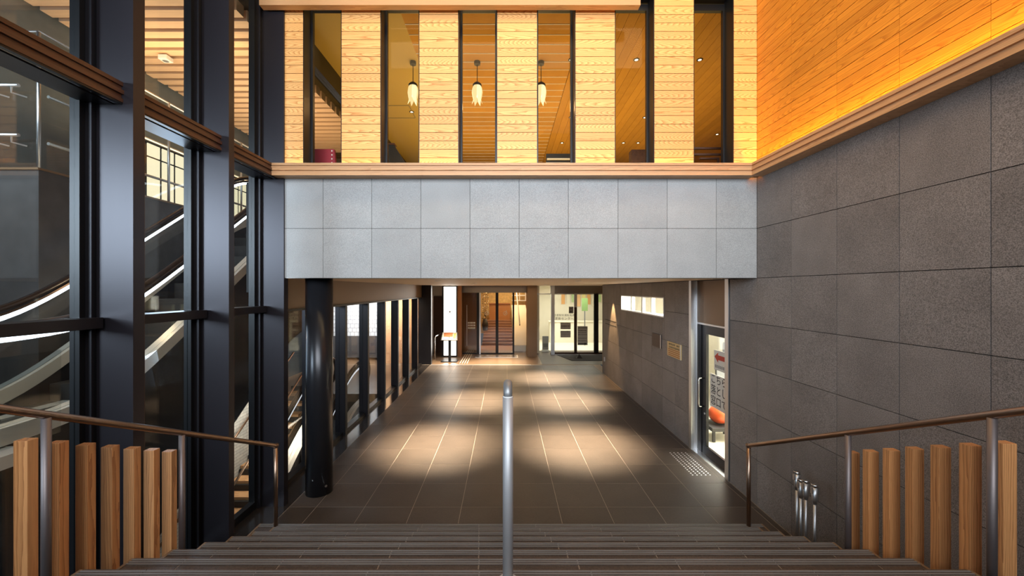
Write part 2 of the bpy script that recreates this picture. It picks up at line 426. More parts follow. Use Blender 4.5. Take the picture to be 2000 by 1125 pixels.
# cedar boards above the ledge
NBR = 22; BH = .1028
for i in range(len(c1)):
    if c1[i] > 4.9: break
    a, b = c1[i], c1[i+1]
    for n in range(NBR+3):
        tile('cedar_board', M['board_warmlit'], b-a-.003, .014, BH-.005, wr, (XR, (a+b)/2, 4.03+BH*(n+.5)), rz=-PI/2)
# wall end jamb, opening jamb linings in stainless
B(XR-.004, XR+.20, 12.88, 12.90, 0, ZB).build('wall_end', M['brown_panel'], wr)

# ================================================================== BACK WALL (beam + boarded piers)
wb = struct('wall_back')
xL = X0(556)
B(xL, XR+.013, YB+.014, YB+.30, ZB+.002, 4.13).build('beam_core', M['joint'], wb)
B(xL, XR, YB+.001, YB+.013, ZB-.001, ZB+.004).build('beam_drip', M['silver'], wb)
tx = [556, 631, 726, 822, 918, 1014, 1110, 1207, 1303, 1399, 1478.3]
for i in range(10):
    for (a, b) in ((ZB, ZM), (ZM, ZT+.02)):
        x0, x1 = X0(tx[i]), X0(tx[i+1])
        tile('stone_tile', M['beam_stone'], x1-x0-2*G*.8, .014, b-a-2*G*.8, wb, ((x0+x1)/2, YB, (a+b)/2))
piers = [(556, 592), (667, 743), (819, 895), (971, 1049), (1124, 1201), (1278, 1355), (1433, 1478.3)]
NB = 21
for (p0, p1) in piers:
    x0, x1 = X0(p0), X0(p1)
    B(x0+.004, x1-.004, YB+.014, YB+.235, 4.132, 7.0).build('pier_core', M['blackframe'], wb)
    for n in range(NB+2):
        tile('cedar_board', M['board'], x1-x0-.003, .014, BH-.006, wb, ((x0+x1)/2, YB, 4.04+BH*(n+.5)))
B(xL, XR, YB+.016, YB+.235, 6.27, 7.0).build('lintel', M['blackframe'], wb)

# ledges (grooved cedar cornice with a hidden light trough)
def ledge(name, axis, p0, p1, m, lit, base, sgn):
    """five stepped boards; base = wall plane coordinate, sgn = direction away from the wall"""
    t = struct(name)
    zs = 3.988; hh = .0285
    for n in range(5):
        d = .164-(.020 if n % 2 else 0)-(.005 if n in (0, 4) else 0)
        z0, z1 = zs+n*.0295, zs+n*.0295+hh
        L = p1-p0
        if axis == 'X':
            # mitre at the right-hand inner corner
            bmesh_ = MB(); y0 = base+sgn*d; y1 = base+sgn*.10
            bmesh_.prism([(0-L/2, y0-base), (L/2-d*1.0+0, y0-base), (L/2-.10, y1-base), (0-L/2, y1-base)], 'Z', -hh/2, hh/2)
            o = bmesh_.build('ledge_board', m, None); o.location = ((p0+p1)/2, base, (z0+z1)/2)
        else:
            bb = MB(); 
            # local x runs along world -y after rotation; here build along local x then rotate
            a0, a1 = -L/2, L/2
            if sgn < 0: bb.prism([(a0+d, -d), (a1, -d), (a1, -.10), (a0+.10, -.10)], 'Z', -hh/2, hh/2)
            else: bb.prism([(a0, -d), (a1, -d), (a1, -.08), (a0, -.08)], 'Z', -hh/2, hh/2)
            o = bb.build('ledge_board', m, None); o.location = (base, (p0+p1)/2, (z0+z1)/2); o.rotation_euler = (0, 0, -PI/2 if sgn < 0 else PI/2)
        o.parent = t
    return t
t1 = ledge('trim_1', 'X', X0(556)-.16, XR, M['ledge_wood'], True, YB, -1)
B(X0(556)-.16, XR-.10, YB-.10, YB, 3.988, 4.005).build('trough_base', M['ledge_wood'], t1)
B(X0(556), XR-.10, YB-.06, YB-.045, 4.005, 4.02).build('light_strip', M['cove'], t1)
t2 = ledge('trim_2', 'Y', -1, YB, M['ledge_wood'], True, XR, -1)
B(XR-.10, XR, -1, YB-.10, 3.988, 4.005).build('trough_base', M['ledge_wood'], t2)
B(XR-.06, XR-.045, -1, YB-.10, 4.005, 4.02).build('light_strip', M['cove'], t2)
B(X0(556)+.001, XR, YB-.156, YB-.0995, 4.1305, 4.1345).build('ledge_cap', M['ledge_wood'], t1)
# cove lamps (real strips lying in the troughs)
light('AREA', 'cove_back_light', (.19, YB-.05, 4.03), 24, (1, .60, .13), 5.6, .03, rot=(PI, 0, 0))
light('AREA', 'cove_right_light', (XR-.05, 1.95, 4.03), 70, (1, .60, .04), .03, 5.8, rot=(PI, 0, 0))

# upper light slat hanging in front of the windows
sl = thing('ceiling_batten', (X0(1250), 4.88, 6.0), 'long pale cedar batten hung across the top of the boarded window wall', 'batten')
B(-2.915, 1.60, 4.83, 4.92, 6.005, 6.10).build('batten_board', M['ledge_wood'], sl)
B(-2.7, 1.5, 4.84, 4.90, 6.10, 6.14).build('mounting_rail', M['blackframe'], sl)
for x in (-2.3, -.9, .5, 1.45): B(x, x+.03, 4.86, 4.89, 6.13, 7.0).build('hanger', M['blackframe'], sl)
# warm lamps above the frame washing the cedar
light('AREA', 'upper_wash_right', (1.6, 2.4, 6.8), 46, (1, .52, .12), 1.2, 4.0, target=(3.07, 2.6, 5.2))
light('AREA', 'upper_wash_back', (.2, 3.4, 6.85), 75, (1, .72, .36), 5.0, .8, target=(.2, 4.98, 5.0))
cl = struct('ceiling'); 
B(-3.2, 3.3, -1.0, 5.3, 7.0, 7.15).build('lobby_ceiling', M['brown_panel'], cl)

# ================================================================== CORRIDOR CEILING
B(-3.15, XR+.2, YB+.302, 14.0, 2.785, 2.95).build('corridor_ceiling', M['ceiling'], cl)
B(-4.2, 4.4, 14.0, 16.6, 2.785, 2.95).build('corridor_ceiling', M['ceiling'], cl)
for (lx, ly, e, ang, lb_) in ((-1.16, 7.0, 3500, 56, 'left of the nearest pair'), (1.25, 7.0, 3500, 56, 'right of the nearest pair'), (-.72, 9.7, 3300, 54, 'left of the second pair'), (1.45, 9.7, 3300, 54, 'right of the second pair'),
                             (1.2, 12.2, 3300, 54, 'right of the third pair'), (-1.0, 12.4, 1200, 54, 'left of the third pair'), (-1.9, 14.1, 1700, 64, 'beside the light box sign'), (-.3, 14.7, 1700, 64, 'above the hotel entrance mat')):
    d = thing('ceiling_downlight', (lx, ly, 2.785), 'flush round downlight in the corridor ceiling, '+lb_, 'downlight', 'corridor ceiling downlights')
    tr_ = MB().cyl(lx, ly, 2.779, 2.785, .055, 16).build('trim_ring', M['white'], d)
    MB().cyl(lx, ly, 2.777, 2.779, .035, 16).build('lens', M['white'], d)
    light('SPOT', 'downlight_beam', (lx, ly, 2.765), e, (1, .79, .54), .12, spot=math.radians(ang), blend=1)
light('SPOT', 'wall_washer_beam', (2.84, 11.6, 2.7), 420, WARM, .02, spot=math.radians(46), blend=.5, target=(3.03, 11.6, 0))
light('AREA', 'corridor_fill', (.2, 14.9, 2.76), 22, WARM2, 3.5, 1.0)

# ================================================================== BACK WINDOWS (restaurant)
opens = [(592, 667), (743, 819), (895, 971), (1049, 1124), (1201, 1278), (1355, 1433)]
for k, (p0, p1) in enumerate(opens):
    x0, x1 = X0(p0), X0(p1)
    wn = struct('window_%d' % (k+1))
    f = MB()
    f.box(x0-.004, x0+.008, YB+.002, YB+.21, 4.132, 6.27); f.box(x1-.008, x1+.004, YB+.002, YB+.21, 4.132, 6.27)
    f.box(x0, x0+.03, YB+.19, YB+.24, 4.132, 6.25); f.box(x1-.03, x1, YB+.19, YB+.24, 4.132, 6.25)
    f.box(x0+.03, x1-.03, YB+.19, YB+.24, 6.17, 6.25); f.box(x0+.008, x1-.008, YB+.10, YB+.24, 4.08, 4.15)
    f.build('frame', M['blackframe'], wn)
    B(x0+.03, x1-.03, YB+.212, YB+.218, 4.15, 6.17).build('glass_pane', M['glass_amber'], wn)

# restaurant room
rm = struct('restaurant_room'); rm.name = 'wall_restaurant'
B(-3.0, 6.5, 14.0, 14.2, 3.7, 6.5).build('far_wall', M['fret'], rm)
B(6.5, 6.7, 5.3, 14.2, 3.7, 6.5).build('side_wall', M['board_warmlit'], rm)
rf = struct('floor')
B(-3.0, 6.7, YB+.31, 14.2, 3.5, 3.7).build('restaurant_floor', M['fret'], rf)
rw = rm; rm = struct('ceiling')
ZC = 6.34
B(-3.0, 6.7, YB+.24, 14.2, ZC+.03, ZC+.15).build('ceiling_core', M['dark'], rm)
B(-2.95, -1.40, YB+.25, 14.0, ZC, ZC+.03).build('plain_ceiling', mat('yellow_ceiling', (.62, .42, .10), .6), rm)
yy = YB+.25; n = 0
while yy < 14:
    o = B(-1.24, 1.24, 0, .222, 0, .028).build('ceiling_board', M['ceil_wood'], rm) if n == 0 else None
    if n == 0: cb_me = o.data; bpy.data.objects.remove(o)
    link('ceiling_board', cb_me, rm, (-.16, yy, ZC))
    bt = ('bat',)
    if bt not in TC: TC[bt] = B(-1.24, 1.24, 0, .014, -.006, .02).mesh('cover_strip', M['cream'])
    link('cover_strip', TC[bt], rm, (-.16, yy+.222, ZC)); yy += .236; n += 1
xx = 1.09
while xx < 6.4:
    k = ('lb',)
    if k not in TC: TC[k] = B(-4.4, 4.4, 0, .140, 0, .028).mesh('ceiling_board', M['ceil_wood'])
    link('ceiling_board', TC[k], rm, (xx+.14, YB+.25+4.4, ZC), (0, 0, PI/2)); xx += .145
# left glazing of the restaurant
lg = struct('window_7')
f = MB(); f.box(-3.0, -2.88, YB+.26, 14, 6.02, 6.34); f.box(-3.0, -2.9, YB+.26, 14, 3.72, 4.2)
for yk in (5.4, 9.0, 11.3, 13.6): f.box(-3.0, -2.9, yk, yk+.08, 4.2, 6.02)
f.build('frame', M['blackframe'], lg)
B(-2.955, -2.95, YB+.26, 14, 4.2, 6.02).build('glass_pane', M['glass_amber'], lg)
# ceiling hatches
h = MB(); hx0, hx1, hy0, hy1 = -2.35, -1.85, 5.9, 6.35
for (a, b, c, d) in ((hx0, hx1, hy0, hy0+.015), (hx0, hx1, hy1, hy1+.015), (hx0, hx0+.015, hy0, hy1), (hx1, hx1+.015, hy0, hy1)): h.box(a, b, c, d, ZC-.008, ZC-.001)
h.box(hx0+.015, hx1, hy0+.015, hy1, ZC-.003, ZC-.0005)
tag(h.build('ceiling_hatch', mat('hatch_frame', (.35, .27, .12), .5)), 'square access hatch in the plain ceiling seen through the leftmost window', 'hatch')
h = MB(); hx0, hx1, hy0, hy1 = -2.55, -1.95, 8.2, 8.8
for (a, b, c, d) in ((hx0, hx1, hy0, hy0+.02), (hx0, hx1, hy1, hy1+.02), (hx0, hx0+.02, hy0, hy1), (hx1, hx1+.02, hy0, hy1)): h.box(a, b, c, d, ZC-.008, ZC-.001)
tag(h.build('ceiling_hatch', bpy.data.materials['hatch_frame']), 'dark outlined access hatch in the ceiling seen through the second window from the left', 'hatch')
# downlights
wh = {0: 'second', 1: 'third'}
spots = [(1.06, 6.57, 'right edge of the fourth window from the left, topmost'), (2.11, 6.57, 'upper part of the fifth window from the left'),
         (3.13, 6.57, 'upper part of the rightmost window'), (1.41, 8.78, 'right edge of the fourth window from the left, halfway down'),
         (3.0, 8.78, 'right edge of the fifth window from the left, halfway down'), (1.43, 10.3, 'bottom of the fourth window from the left'),
         (2.98, 10.3, 'bottom of the fifth window from the left, left one of two'), (3.35, 10.3, 'bottom of the fifth window from the left, right one of two'),
         (5.05, 9.73, 'lower part of the rightmost window'), (-1.95, 8.5, 'lower part of the second window from the left')]
for (x, y, lb) in spots:
    d = thing('recessed_downlight', (x, y, ZC), 'small ceiling downlight at the '+lb.replace(' from the left', ''), 'downlight')
    tr_ = MB().cyl(x, y, ZC-.008, ZC, .048, 16).build('trim_ring', M['blackframe'], d)
    MB().cyl(x, y, ZC-.010, ZC-.008, .027, 16).build('lens', M['lamp'], d)
# tulip pendants
def pendant(x, y, lb):
    t = thing('pendant_lamp', (x, y, ZC), lb, 'pendant lamp', None)
    MB().cyl(0, 0, -.05, -.001, .05, 16).build('ceiling_rose', M['blackframe'], None)
    parts = []
    def fin(o): o.parent = t
    fin(bpy.data.objects[-1] if False else o_last('ceiling_rose'))
    fin(MB().tube([(0, 0, -.05), (0, 0, -.36)], .006, 6).build('cable', M['blackframe']))
    fin(MB().tube([(0, 0, -.33), (0, 0, -.36), (0, 0, -.385), (0, 0, -.40)], [.02, .06, .075, .07], 16).build('lamp_cap', M['blackframe'], None, True))
    # petals: six overlapping petal blades, one mesh each
    for k in range(6):
        a = 2*PI*k/6; mb = MB(); prof = [(-.39, .055, .030), (-.43, .078, .042), (-.50, .088, .048), (-.57, .078, .042), (-.62, .066, .032), (-.655, .074, .018), (-.69, .088, .002)]
        vs = []; fs = []
        for (z, r, hw) in prof:
            for u in (-1, 0, 1):
                an = a+u*hw/max(r, .03)*.95; vs.append((math.cos(an)*r, math.sin(an)*r, z))
            for u in (1, 0, -1):
                an = a+u*hw/max(r, .03)*.95; vs.append((math.cos(an)*(r-.004), math.sin(an)*(r-.004), z))
        for i in range(len(prof)-1):
            for q in range(6): fs.append((i*6+q, i*6+(q+1) % 6, (i+1)*6+(q+1) % 6, (i+1)*6+q))
        fs += [(5, 4, 3, 2, 1, 0), tuple(range(len(vs)-6, len(vs)))]
        mb.add(vs, fs); fin(mb.build('petal', M['shade'] if k % 2 else M['shade2'], None, True))
    fin(MB().tube([(0, 0, -.42), (0, 0, -.46), (0, 0, -.55), (0, 0, -.58)], [.012, .03, .035, .01], 12).build('bulb', M['lamp'], None, True))
    return t
def o_last(n):
    c = [o for o in bpy.data.objects if o.name.startswith(n)]
    return sorted(c, key=lambda o: o.name)[-1]
M['shade2'] = emis('lamp_shade_dim', (1, .74, .34), 1.15)
pendant(-1.50, 6.63, 'glowing tulip pendant lamp, leftmost of three, half hidden by the cedar pier')
pendant(-.457, 6.63, 'glowing tulip pendant lamp, middle one of three, centred in its window')
pendant(.58, 6.63, 'glowing tulip pendant lamp, rightmost of three, beside the fourth window\'s left edge')
for x in (-1.50, -.457, .58): light('POINT', 'pendant_glow', (x, 6.63, 5.6), 6, WARM, .06)
# red chair by the leftmost restaurant window
ch = thing('dining_chair', (-2.5, 5.75, 3.7), 'red upholstered chair behind the foot of the leftmost window', 'chair')
cbk = MB().prism([(-2.72, 4.15), (-2.32, 4.15), (-2.36, 4.575), (-2.70, 4.575)], 'Y', 5.62, 5.68).build('backrest', M['chairred'], ch, bevel=.012)
B(-2.72, -2.32, 5.64, 6.06, 4.08, 4.16).build('seat', M['chairred'], ch, bevel=.015)
for (x, y) in ((-2.70, 5.64), (-2.36, 5.64), (-2.70, 6.02), (-2.36, 6.02)): B(x, x+.035, y, y+.035, 3.7, 4.08).build('leg', M['fret'], ch)
for k in range(6): B(-2.395, -2.38, 5.614, 5.62, 4.26+k*.055, 4.28+k*.055).build('stitch', M['paper'], cbk)
# furniture tops behind the right windows
bs = thing('banquette', (2.6, 6.6, 3.7), 'dark brown textured seat back along the foot of the fifth window', 'sofa')
B(1.95, 2.75, 6.3, 6.45, 4.1, 4.80).build('backrest', mat('brown_fabric', (.07, .035, .03), .9, noise=30, var=.4), bs, bevel=.01)
B(1.95, 2.75, 6.45, 6.95, 3.95, 4.15).build('seat', bpy.data.materials['brown_fabric'], bs); B(1.98, 2.72, 6.35, 6.9, 3.7, 3.95).build('base', M['fret'], bs)
fs_ = thing('fretwork_screen', (3.0, 5.7, 3.7), 'dark fretwork screen with key pattern at the foot of the rightmost window', 'screen')
g = MB(); g.box(2.5, 3.25, 5.7, 5.73, 4.60, 4.625)
g.build('top_rail', M['fret'], fs_)
g = MB(); g.box(2.62, 3.06, 5.7, 5.73, 4.515, 4.54); g.box(3.035, 3.06, 5.7, 5.73, 4.40, 4.515); g.box(2.72, 2.97, 5.7, 5.73, 4.46, 4.48); g.box(2.97, 2.99, 5.7, 5.73, 4.38, 4.48)
g.box(2.5, 2.62, 5.7, 5.73, 3.7, 4.54)
g.build('key_pattern', M['fret'], fs_)
for x in (2.5, 3.225): B(x, x+.03, 5.7, 5.73, 3.7, 4.6).build('upright', M['fret'], fs_)
pn = thing('slatted_partition', (.9, 6.6, 3.7), 'dark slatted partition at the foot of the fourth window', 'partition')
for k in range(7): B(.55+.02*k, 1.1, 6.55, 6.58, 4.30+.07*k, 4.325+.07*k).build('slat', M['cream'], pn)
B(.66, 1.12, 6.59, 6.62, 3.7, 4.83).build('panel', M['dark'], pn)
pt = thing('stair_parapet', (-2.3, 6.8, 3.7), 'dark sloping parapet at the foot of the second window', 'parapet')
MB().prism([(-2.0, 3.7), (-1.95, 5.05), (-1.86, 5.05), (-1.45, 4.4), (-1.45, 3.7)], 'Y', 6.8, 6.9).build('parapet_panel', M['dark'], pt)
B(-1.98, -1.84, 6.78, 6.92, 5.05, 5.07).build('coping', M['fret'], pt)

# ================================================================== LEFT CURTAIN WALL
wl = struct('wall_left')
colY = [(3.146, .098), (4.236, .082)]
ML = -2.69
cps = [(1.05, 1.15), (2.09, 2.19), (2.9, 3.0), (3.9, 3.98), (YB-.05, YB+.30)]
cps = [(1.94, 2.04), (2.949, 3.041), (3.970, 4.045), (4.955, 5.05)]
for (a, b) in cps:
    B(-2.955, ML, a, b, -.01, 7.0).build('steel_column', M['steel_col'], wl)
    B(-3.085, -2.957, a-.02, a+.09, -.01, 7.0).build('column_frame', M['blackframe'], wl)
    B(-3.0, -2.957, a-.035, a-.02, -.01, 7.0).build('column_fin', M['steel'], wl)
    B(ML-.03, ML-.0, b, b+.004, -.01, 7.0).build('edge_strip', M['bronze'], wl)
gl = 8
prev = -1.0
wi = 8
for i, (a, b) in enumerate(cps):
    y0 = prev; y1 = a
    win = struct('window_%d' % wi); wi += 1
    f = MB()
    f.box(-3.07, -3.0, y0, y1, -.01, .09); f.box(-3.07, -3.0, y0+.0, y0+.03, .09, 7); f.box(-3.07, -3.0, y1-.075, y1-.021, .09, 7)
    f.build('frame', M['blackframe'], win)
    B(-3.04, -3.03, y0+.03, y1-.075, .09, 2.36).build('glass_pane', M['glass'], win)
    B(-3.04, -3.03, y0+.03, y1-.075, 2.44, 7.0).build('glass_pane', M['glass'], win)
    B(-3.07, -2.885, y0, y1-.0205, 2.362, 2.438).build('transom', M['steel'], win)
    prev = b+.0
# dark ledge continuing between the columns
t3 = struct('trim_3')
for n in range(5):
    d = -2.755-(.018 if n % 2 else 0)-(.006 if n in (0, 4) else 0)
    prev = -1.0
    for (a, b) in cps:
        m_ = MB().box(-(a-prev)/2, (a-prev)/2, 0, .06, -.01425, .01425).build('ledge_board', M['ledge_dark_unlit'] if a < 4.9 else M['ledge_dark_unlit'], None)
        m_.location = (d, (a+prev)/2, 3.988+n*.0295+.01425); m_.rotation_euler = (0, 0, PI/2); m_.parent = t3
        prev = b
prev = -1.0
for (a, b) in cps:
    B(-3.02, -2.83, prev, a, 3.975, 3.987).build('ledge_soffit', M['steel'], t3); 
    B(-2.80, -2.765, prev, a, 3.975, 3.987).build('ledge_soffit', M['blackframe'], t3); prev = b

# corridor glazing
wc = struct('wall_corridor_left')
B(-3.05, -2.93, 5.05, 14.3, 2.37, 2.785).build('head_panel', M['brown_panel'], wc)
B(-3.06, -2.90, 5.05, 14.3, 2.34, 2.369).build('head_rail', M['blackframe'], wc)
mY = [6.16, 7.36, 8.56, 9.76, 10.96, 12.16, 13.36]
prev = 5.05
for i, y in enumerate(mY+[14.28]):
    win = struct('window_%d' % wi); wi += 1
    f = MB(); f.box(-3.05, -2.93, prev, y, -.005, .06)
    f.build('frame', M['blackframe'], win)
    B(-3.0, -2.99, prev, y, .06, 2.34).build('glass_pane', M['glass'], win)
    if i < 7:
        B(-3.07, -2.90, y, y+.07, -.005, 2.34).build('mullion', M['steel'], win)
        B(-2.898, -2.88, y-.01, y+.08, -.005, 2.34).build('mullion_cap', M['blackframe'], win)
    prev = y+.07
B(-3.05, -2.60, 14.29, 14.5, 0, 2.785).build('end_pier', M['steel'], wc)
# round column
rc = thing('round_column', (-2.43, 5.33, 0), 'glossy black round steel column under the left end of the stone beam', 'column')
MB().cyl(-2.43, 5.33, 0, 2.785, .166, 48).build('shaft', mat('black_gloss', (.022, .022, .026), .28, .4), rc, True)
MB().tube([(-2.30, 5.22, .13), (-2.287, 5.205, .13)], .016, 12).build('bolt', M['chrome'], rc)
MB().tube([(-2.44, 5.165, .22), (-2.44, 5.160, .22)], .008, 10).build('bolt', M['chrome'], rc)

# ================================================================== ESCALATOR HALL
hall = struct('wall_hall')
B(-8.4, -8.2, 3, 18, -3.2, 8).build('side_wall', M['sidewall'], hall)
B(-8.4, -3.1, 16.6, 16.8, -3.2, 8).build('end_wall', M['darkgrey'], hall)
B(-8.4, -3.1, -1, 18, -3.4, -3.2).build('lower_floor', M['darkgrey'], hall)
B(-8.4, -3.1, -1, 18, 7.95, 8.05).build('roof', M['dark'], hall)
B(-8.2, -6.6, 5.77, 12.0, -3.2, 4.33).build('landing_block', M['darkgrey'], hall)
B(-8.2, -6.585, 5.75, 12.0, 4.33, 4.36).build('landing_edge', M['brown_panel'], hall)
for yk in (7.2, 8.7, 10.2): B(-6.6, -6.597, yk, yk+.012, 1, 4.33).build('panel_joint', M['joint'], hall)
B(-5.75, -5.58, 4.5, 10.3, -3.2, 1.2).build('brick_wall', M['brick'], hall)
B(-6.4, -3.3, 15.2, 15.4, .9, 3.6).build('tile_wall', M['whitetile'], hall)
B(-6.4, -3.3, 15.18, 15.4, .1, .9).build('dark_dado', M['darkgrey'], hall)
B(-6.5, -3.1, 10.3, 16.6, -.2, 0).build('hall_floor', M['far_floor'], hall)
B(-4.55, -3.1, 14.6, 14.7, 0, 2.6).build('warm_wall', mat('warm_wall', (.75, .42, .22), .6), hall)
B(-5.35, -5.15, 13.0, 13.2, 0, 2.0).build('shop_pier', M['dark'], hall)
light('AREA', 'shop_light', (-3.7, 13.9, 2.3), 30, WARM2, .6, .6, target=(-3.9, 14.6, 1.0))
B(-3.3, -3.1, 5.2, 14.5, 2.6, 4.0).build('slab_edge', M['dark'], hall)
# louvred ceiling
k = 0; Yc = 5.6
while Yc < 14.6:
    stepL = -8.1; stepR = -4.68
    key = ('slat',)
    if key not in TC: TC[key] = B(-1.71, 1.71, 0, .20, 0, .20).mesh('ceiling_slat', M['slat_wood'])
    o = link('ceiling_slat', TC[key], hall, (-6.39, Yc, 7.5)); Yc += .30
def sp(v, w=.3): 
    q = v/w
    return v if q > 30 else (0 if q < -30 else w*math.log1p(math.exp(q)))
def escalator(name_label, xc, half, prof, y0, y1, cat, near_side_clad, steps=True, topend=False):
    t = thing('escalator', (xc, y0, prof(y0)-.85), name_label, 'escalator')
    n = 48; ys_ = [y0+(y1-y0)*i/n for i in range(n+1)]
    for s in (-1, 1):
        x = xc+s*half
        top = [(yy, prof(yy)) for yy in ys_]
        # handrail loops over at the ends
        hr = [(x, yy, z+.12) for yy, z in top]
        e0 = hr[0]; arc = []
        for q in range(1, 9):
            a = PI/2+PI*q/8; arc.append((x, e0[1]+.30*math.cos(a), e0[2]-.30+.30*math.sin(a)))
        e1 = hr[-1]; arc2 = []
        for q in range(1, 9):
            a = PI/2-PI*q/8; arc2.append((x, e1[1]+.30*math.cos(a), e1[2]-.30+.30*math.sin(a)))
        hr_o = MB().tube(arc[::-1]+hr+arc2, .038, 10).build('handrail', M['rubber'], t, True)
        MB().ribbon([(a, b+.065) for a, b in top], x-.03, x+.03, .03).build('handrail_guide', M['bronze'], hr_o)
        MB().ribbon([(a, b+.02) for a, b in top], x-.018, x+.018, .045).build('light_strip', M['led'] if near_side_clad > 1 else M['led_dim'], hr_o)
        MB().ribbon([(a, b-.03) for a, b in top], x-.006, x+.006, .80).build('glass_panel', M['glass_dull'], t)
        MB().ribbon([(a, b-.83) for a, b in top], x-.10, x+.06, .17).build('deck', M['skirt'], t)
    lo = [(yy, prof(yy)-1.0) for yy in ys_]
    if steps:
        sm = MB(); yy = y0
        while yy < y1: sm.box(xc-half+.08, xc+half-.08, yy, yy+.40, prof(yy+.2)-1.6, prof(yy+.2)-1.2); yy += .40
        o = sm.build('step_band', M['dark'], t)
    for s in (-1, 1):
        x = xc+s*(half+.0); d = near_side_clad
        MB().ribbon([(a, b-1.0) for a, b in top], x-.02, x+.02, d).build('side_cladding', M['cladding'], t)
    MB().ribbon([(a, b-1.0-d) for a, b in top], xc-half, xc+half, .05).build('soffit', M['dark'], t)
    return t
M['led_dim'] = emis('led_strip_dim', (.9, .93, 1), .9)
M['cladding'] = mat('black_cladding', (.022, .020, .020), .25, .2)
pAB = lambda y: min(2.15+.68*sp(y-4.853), 99) if y < 8.2 else 5.2-.68*sp(9.338-y)
escalator('nearer upper escalator behind the tall glass, rising to the right', -4.8, .0001+.0, pAB, 2.6, 10.4, 'escalator', 2.5) if False else None
escalator('escalator rising to the upper landing behind the tall steel columns', -5.4, .6, pAB, 2.9, 10.2, 'escalator', 2.45)
pC = lambda y: .83-.68*sp(9.1-y)
escalator('escalator coming up from below behind the corridor glazing', -3.86, .42, pC, 7.2, 10.0, 'escalator', .75)
light('POINT', 'deck_fill_light', (-5.4, 4.0, 1.9), 14, WARM2, .1); light('POINT', 'deck_fill_light', (-5.4, 6.0, 2.7), 12, WARM2, .1)  # point lights added between the balustrades to warm and brighten the deck
# stairs from the lower level
ls = thing('lower_staircase', (-5.6, 7, -3.2), 'open staircase climbing from the lower floor beside the white brick wall', 'staircase')
yy = 5.0
for k in range(19):
    z = -3.2+.178*k
    B(-5.56, -4.95, yy, yy+.30, z-.06, z).build('tread', M['ledge_wood'], ls); B(-5.56, -4.95, yy+.25, yy+.30, z, z+.118).build('riser', M['dark'], ls); yy += .297
MB().prism([(4.9, -3.50), (10.64, -.06), (10.64, .12), (4.9, -3.25)], 'X', -4.93, -4.90).build('stringer', M['brown_panel'], ls)
for x in (-4.93, -5.50): MB().tube([(x, 5.0, -2.35), (x, 10.6, 1.0)], .022, 8).build('handrail', M['rail'], ls, True)
# glass parapet on the landing
sc = thing('glass_parapet', (-6.6, 5.77, 4.36), 'tall glass parapet with steel posts and two handrails on the upper landing', 'glass screen')
B(-6.61, -6.60, 5.80, 11.5, 4.36, 6.27).build('glass_panel', M['glass_dull'], sc); B(-8.2, -6.63, 5.77, 5.78, 4.36, 6.27).build('glass_panel', M['glass_dull'], sc)
for (x, y) in ((-6.6, 5.77), (-6.6, 8.0), (-6.6, 10.2)): MB().cyl(x, y, 4.36, 6.28, .022, 10).build('post', M['satin'], sc, True)
MB().tube([(-8.2, 5.77, 6.29), (-6.6, 5.77, 6.29), (-6.6, 11.5, 6.29)], .018, 8).build('top_rail', M['satin'], sc, True)
for z in (5.47, 4.78):
    MB().tube([(-8.15, 5.66, z), (-6.75, 5.66, z)], .024, 8).build('handrail', M['satin'], sc, True)
    MB().tube([(-6.72, 6.0, z), (-6.72, 11.0, z)], .024, 8).build('handrail', M['satin'], sc, True)
    for x in (-7.1, -6.85): MB().tube([(x, 5.66, z), (x, 5.66, z-.1), (x+.1, 5.76, z-.12)], .012, 6).build('bracket', M['satin'], sc)
# lit screens on the far side wall
NTH = ['first', 'second', 'third', 'fourth', 'fifth', 'sixth', 'seventh', 'eighth', 'ninth', 'tenth', 'eleventh', 'twelfth']
for k in range(12):
    y = 9.3+.40*k
    q = thing('lit_panel', (-8.15, y, 4.36), 'tall glowing cream screen panel on the landing wall, '+NTH[k]+' of twelve going away', 'screen panel', 'lit screens on the upper landing')
    B(-8.17, -8.15, y, y+.33, 4.40, 5.66).build('lower_screen', M['litwin'], q)
    B(-8.17, -8.15, y, y+.33, 5.70, 5.98).build('upper_screen', M['litwin'], q)
    B(-8.19, -8.171, y-.03, y+.36, 4.36, 6.02).build('frame', M['blackframe'], q)
# hall ceiling spotlight
hs = thing('ceiling_spotlight', (-7.0, 8.4, 7.5), 'white square adjustable spotlight set in the louvred wooden ceiling', 'spotlight')
B(-7.14, -6.96, 8.38, 8.56, 7.38, 7.47).build('lamp_body', M['white'], hs, bevel=.01); MB().cyl(-7.05, 8.47, 7.372, 7.38, .055, 14).build('lens', M['satin'], hs)
light('AREA', 'hall_slot_glow', (-6.4, 8.1, 7.1), 14, WARM, 2.6, .12, rot=(PI, 0, 0))
# glass box screen at the foot of the escalator
gs = thing('glass_barrier', (-4.55, 3.85, 1.15), 'clear glass barrier panels at the foot of the upper escalator', 'barrier')
B(-4.56, -4.55, 3.55, 4.18, 1.18, 2.02).build('glass_panel', M['glass_dull'], gs); B(-4.56, -4.55, 3.3, 3.5, 1.18, 2.02).build('glass_panel', M['glass_dull'], gs)
B(-4.57, -4.54, 3.50, 3.54, 1.15, 2.02).build('post', M['satin'], gs)
B(-6.6, -4.5, 2.0, 3.9, 1.02, 1.14).build('landing_plate', M['skirt'], hall)
# LED light actually cast by the escalator strips
light('AREA', 'escalator_glow', (-4.6, 5.6, 2.9), 30, (.6, .78, 1), .5, 3.2, target=(-2.7, 4.6, 2.7))

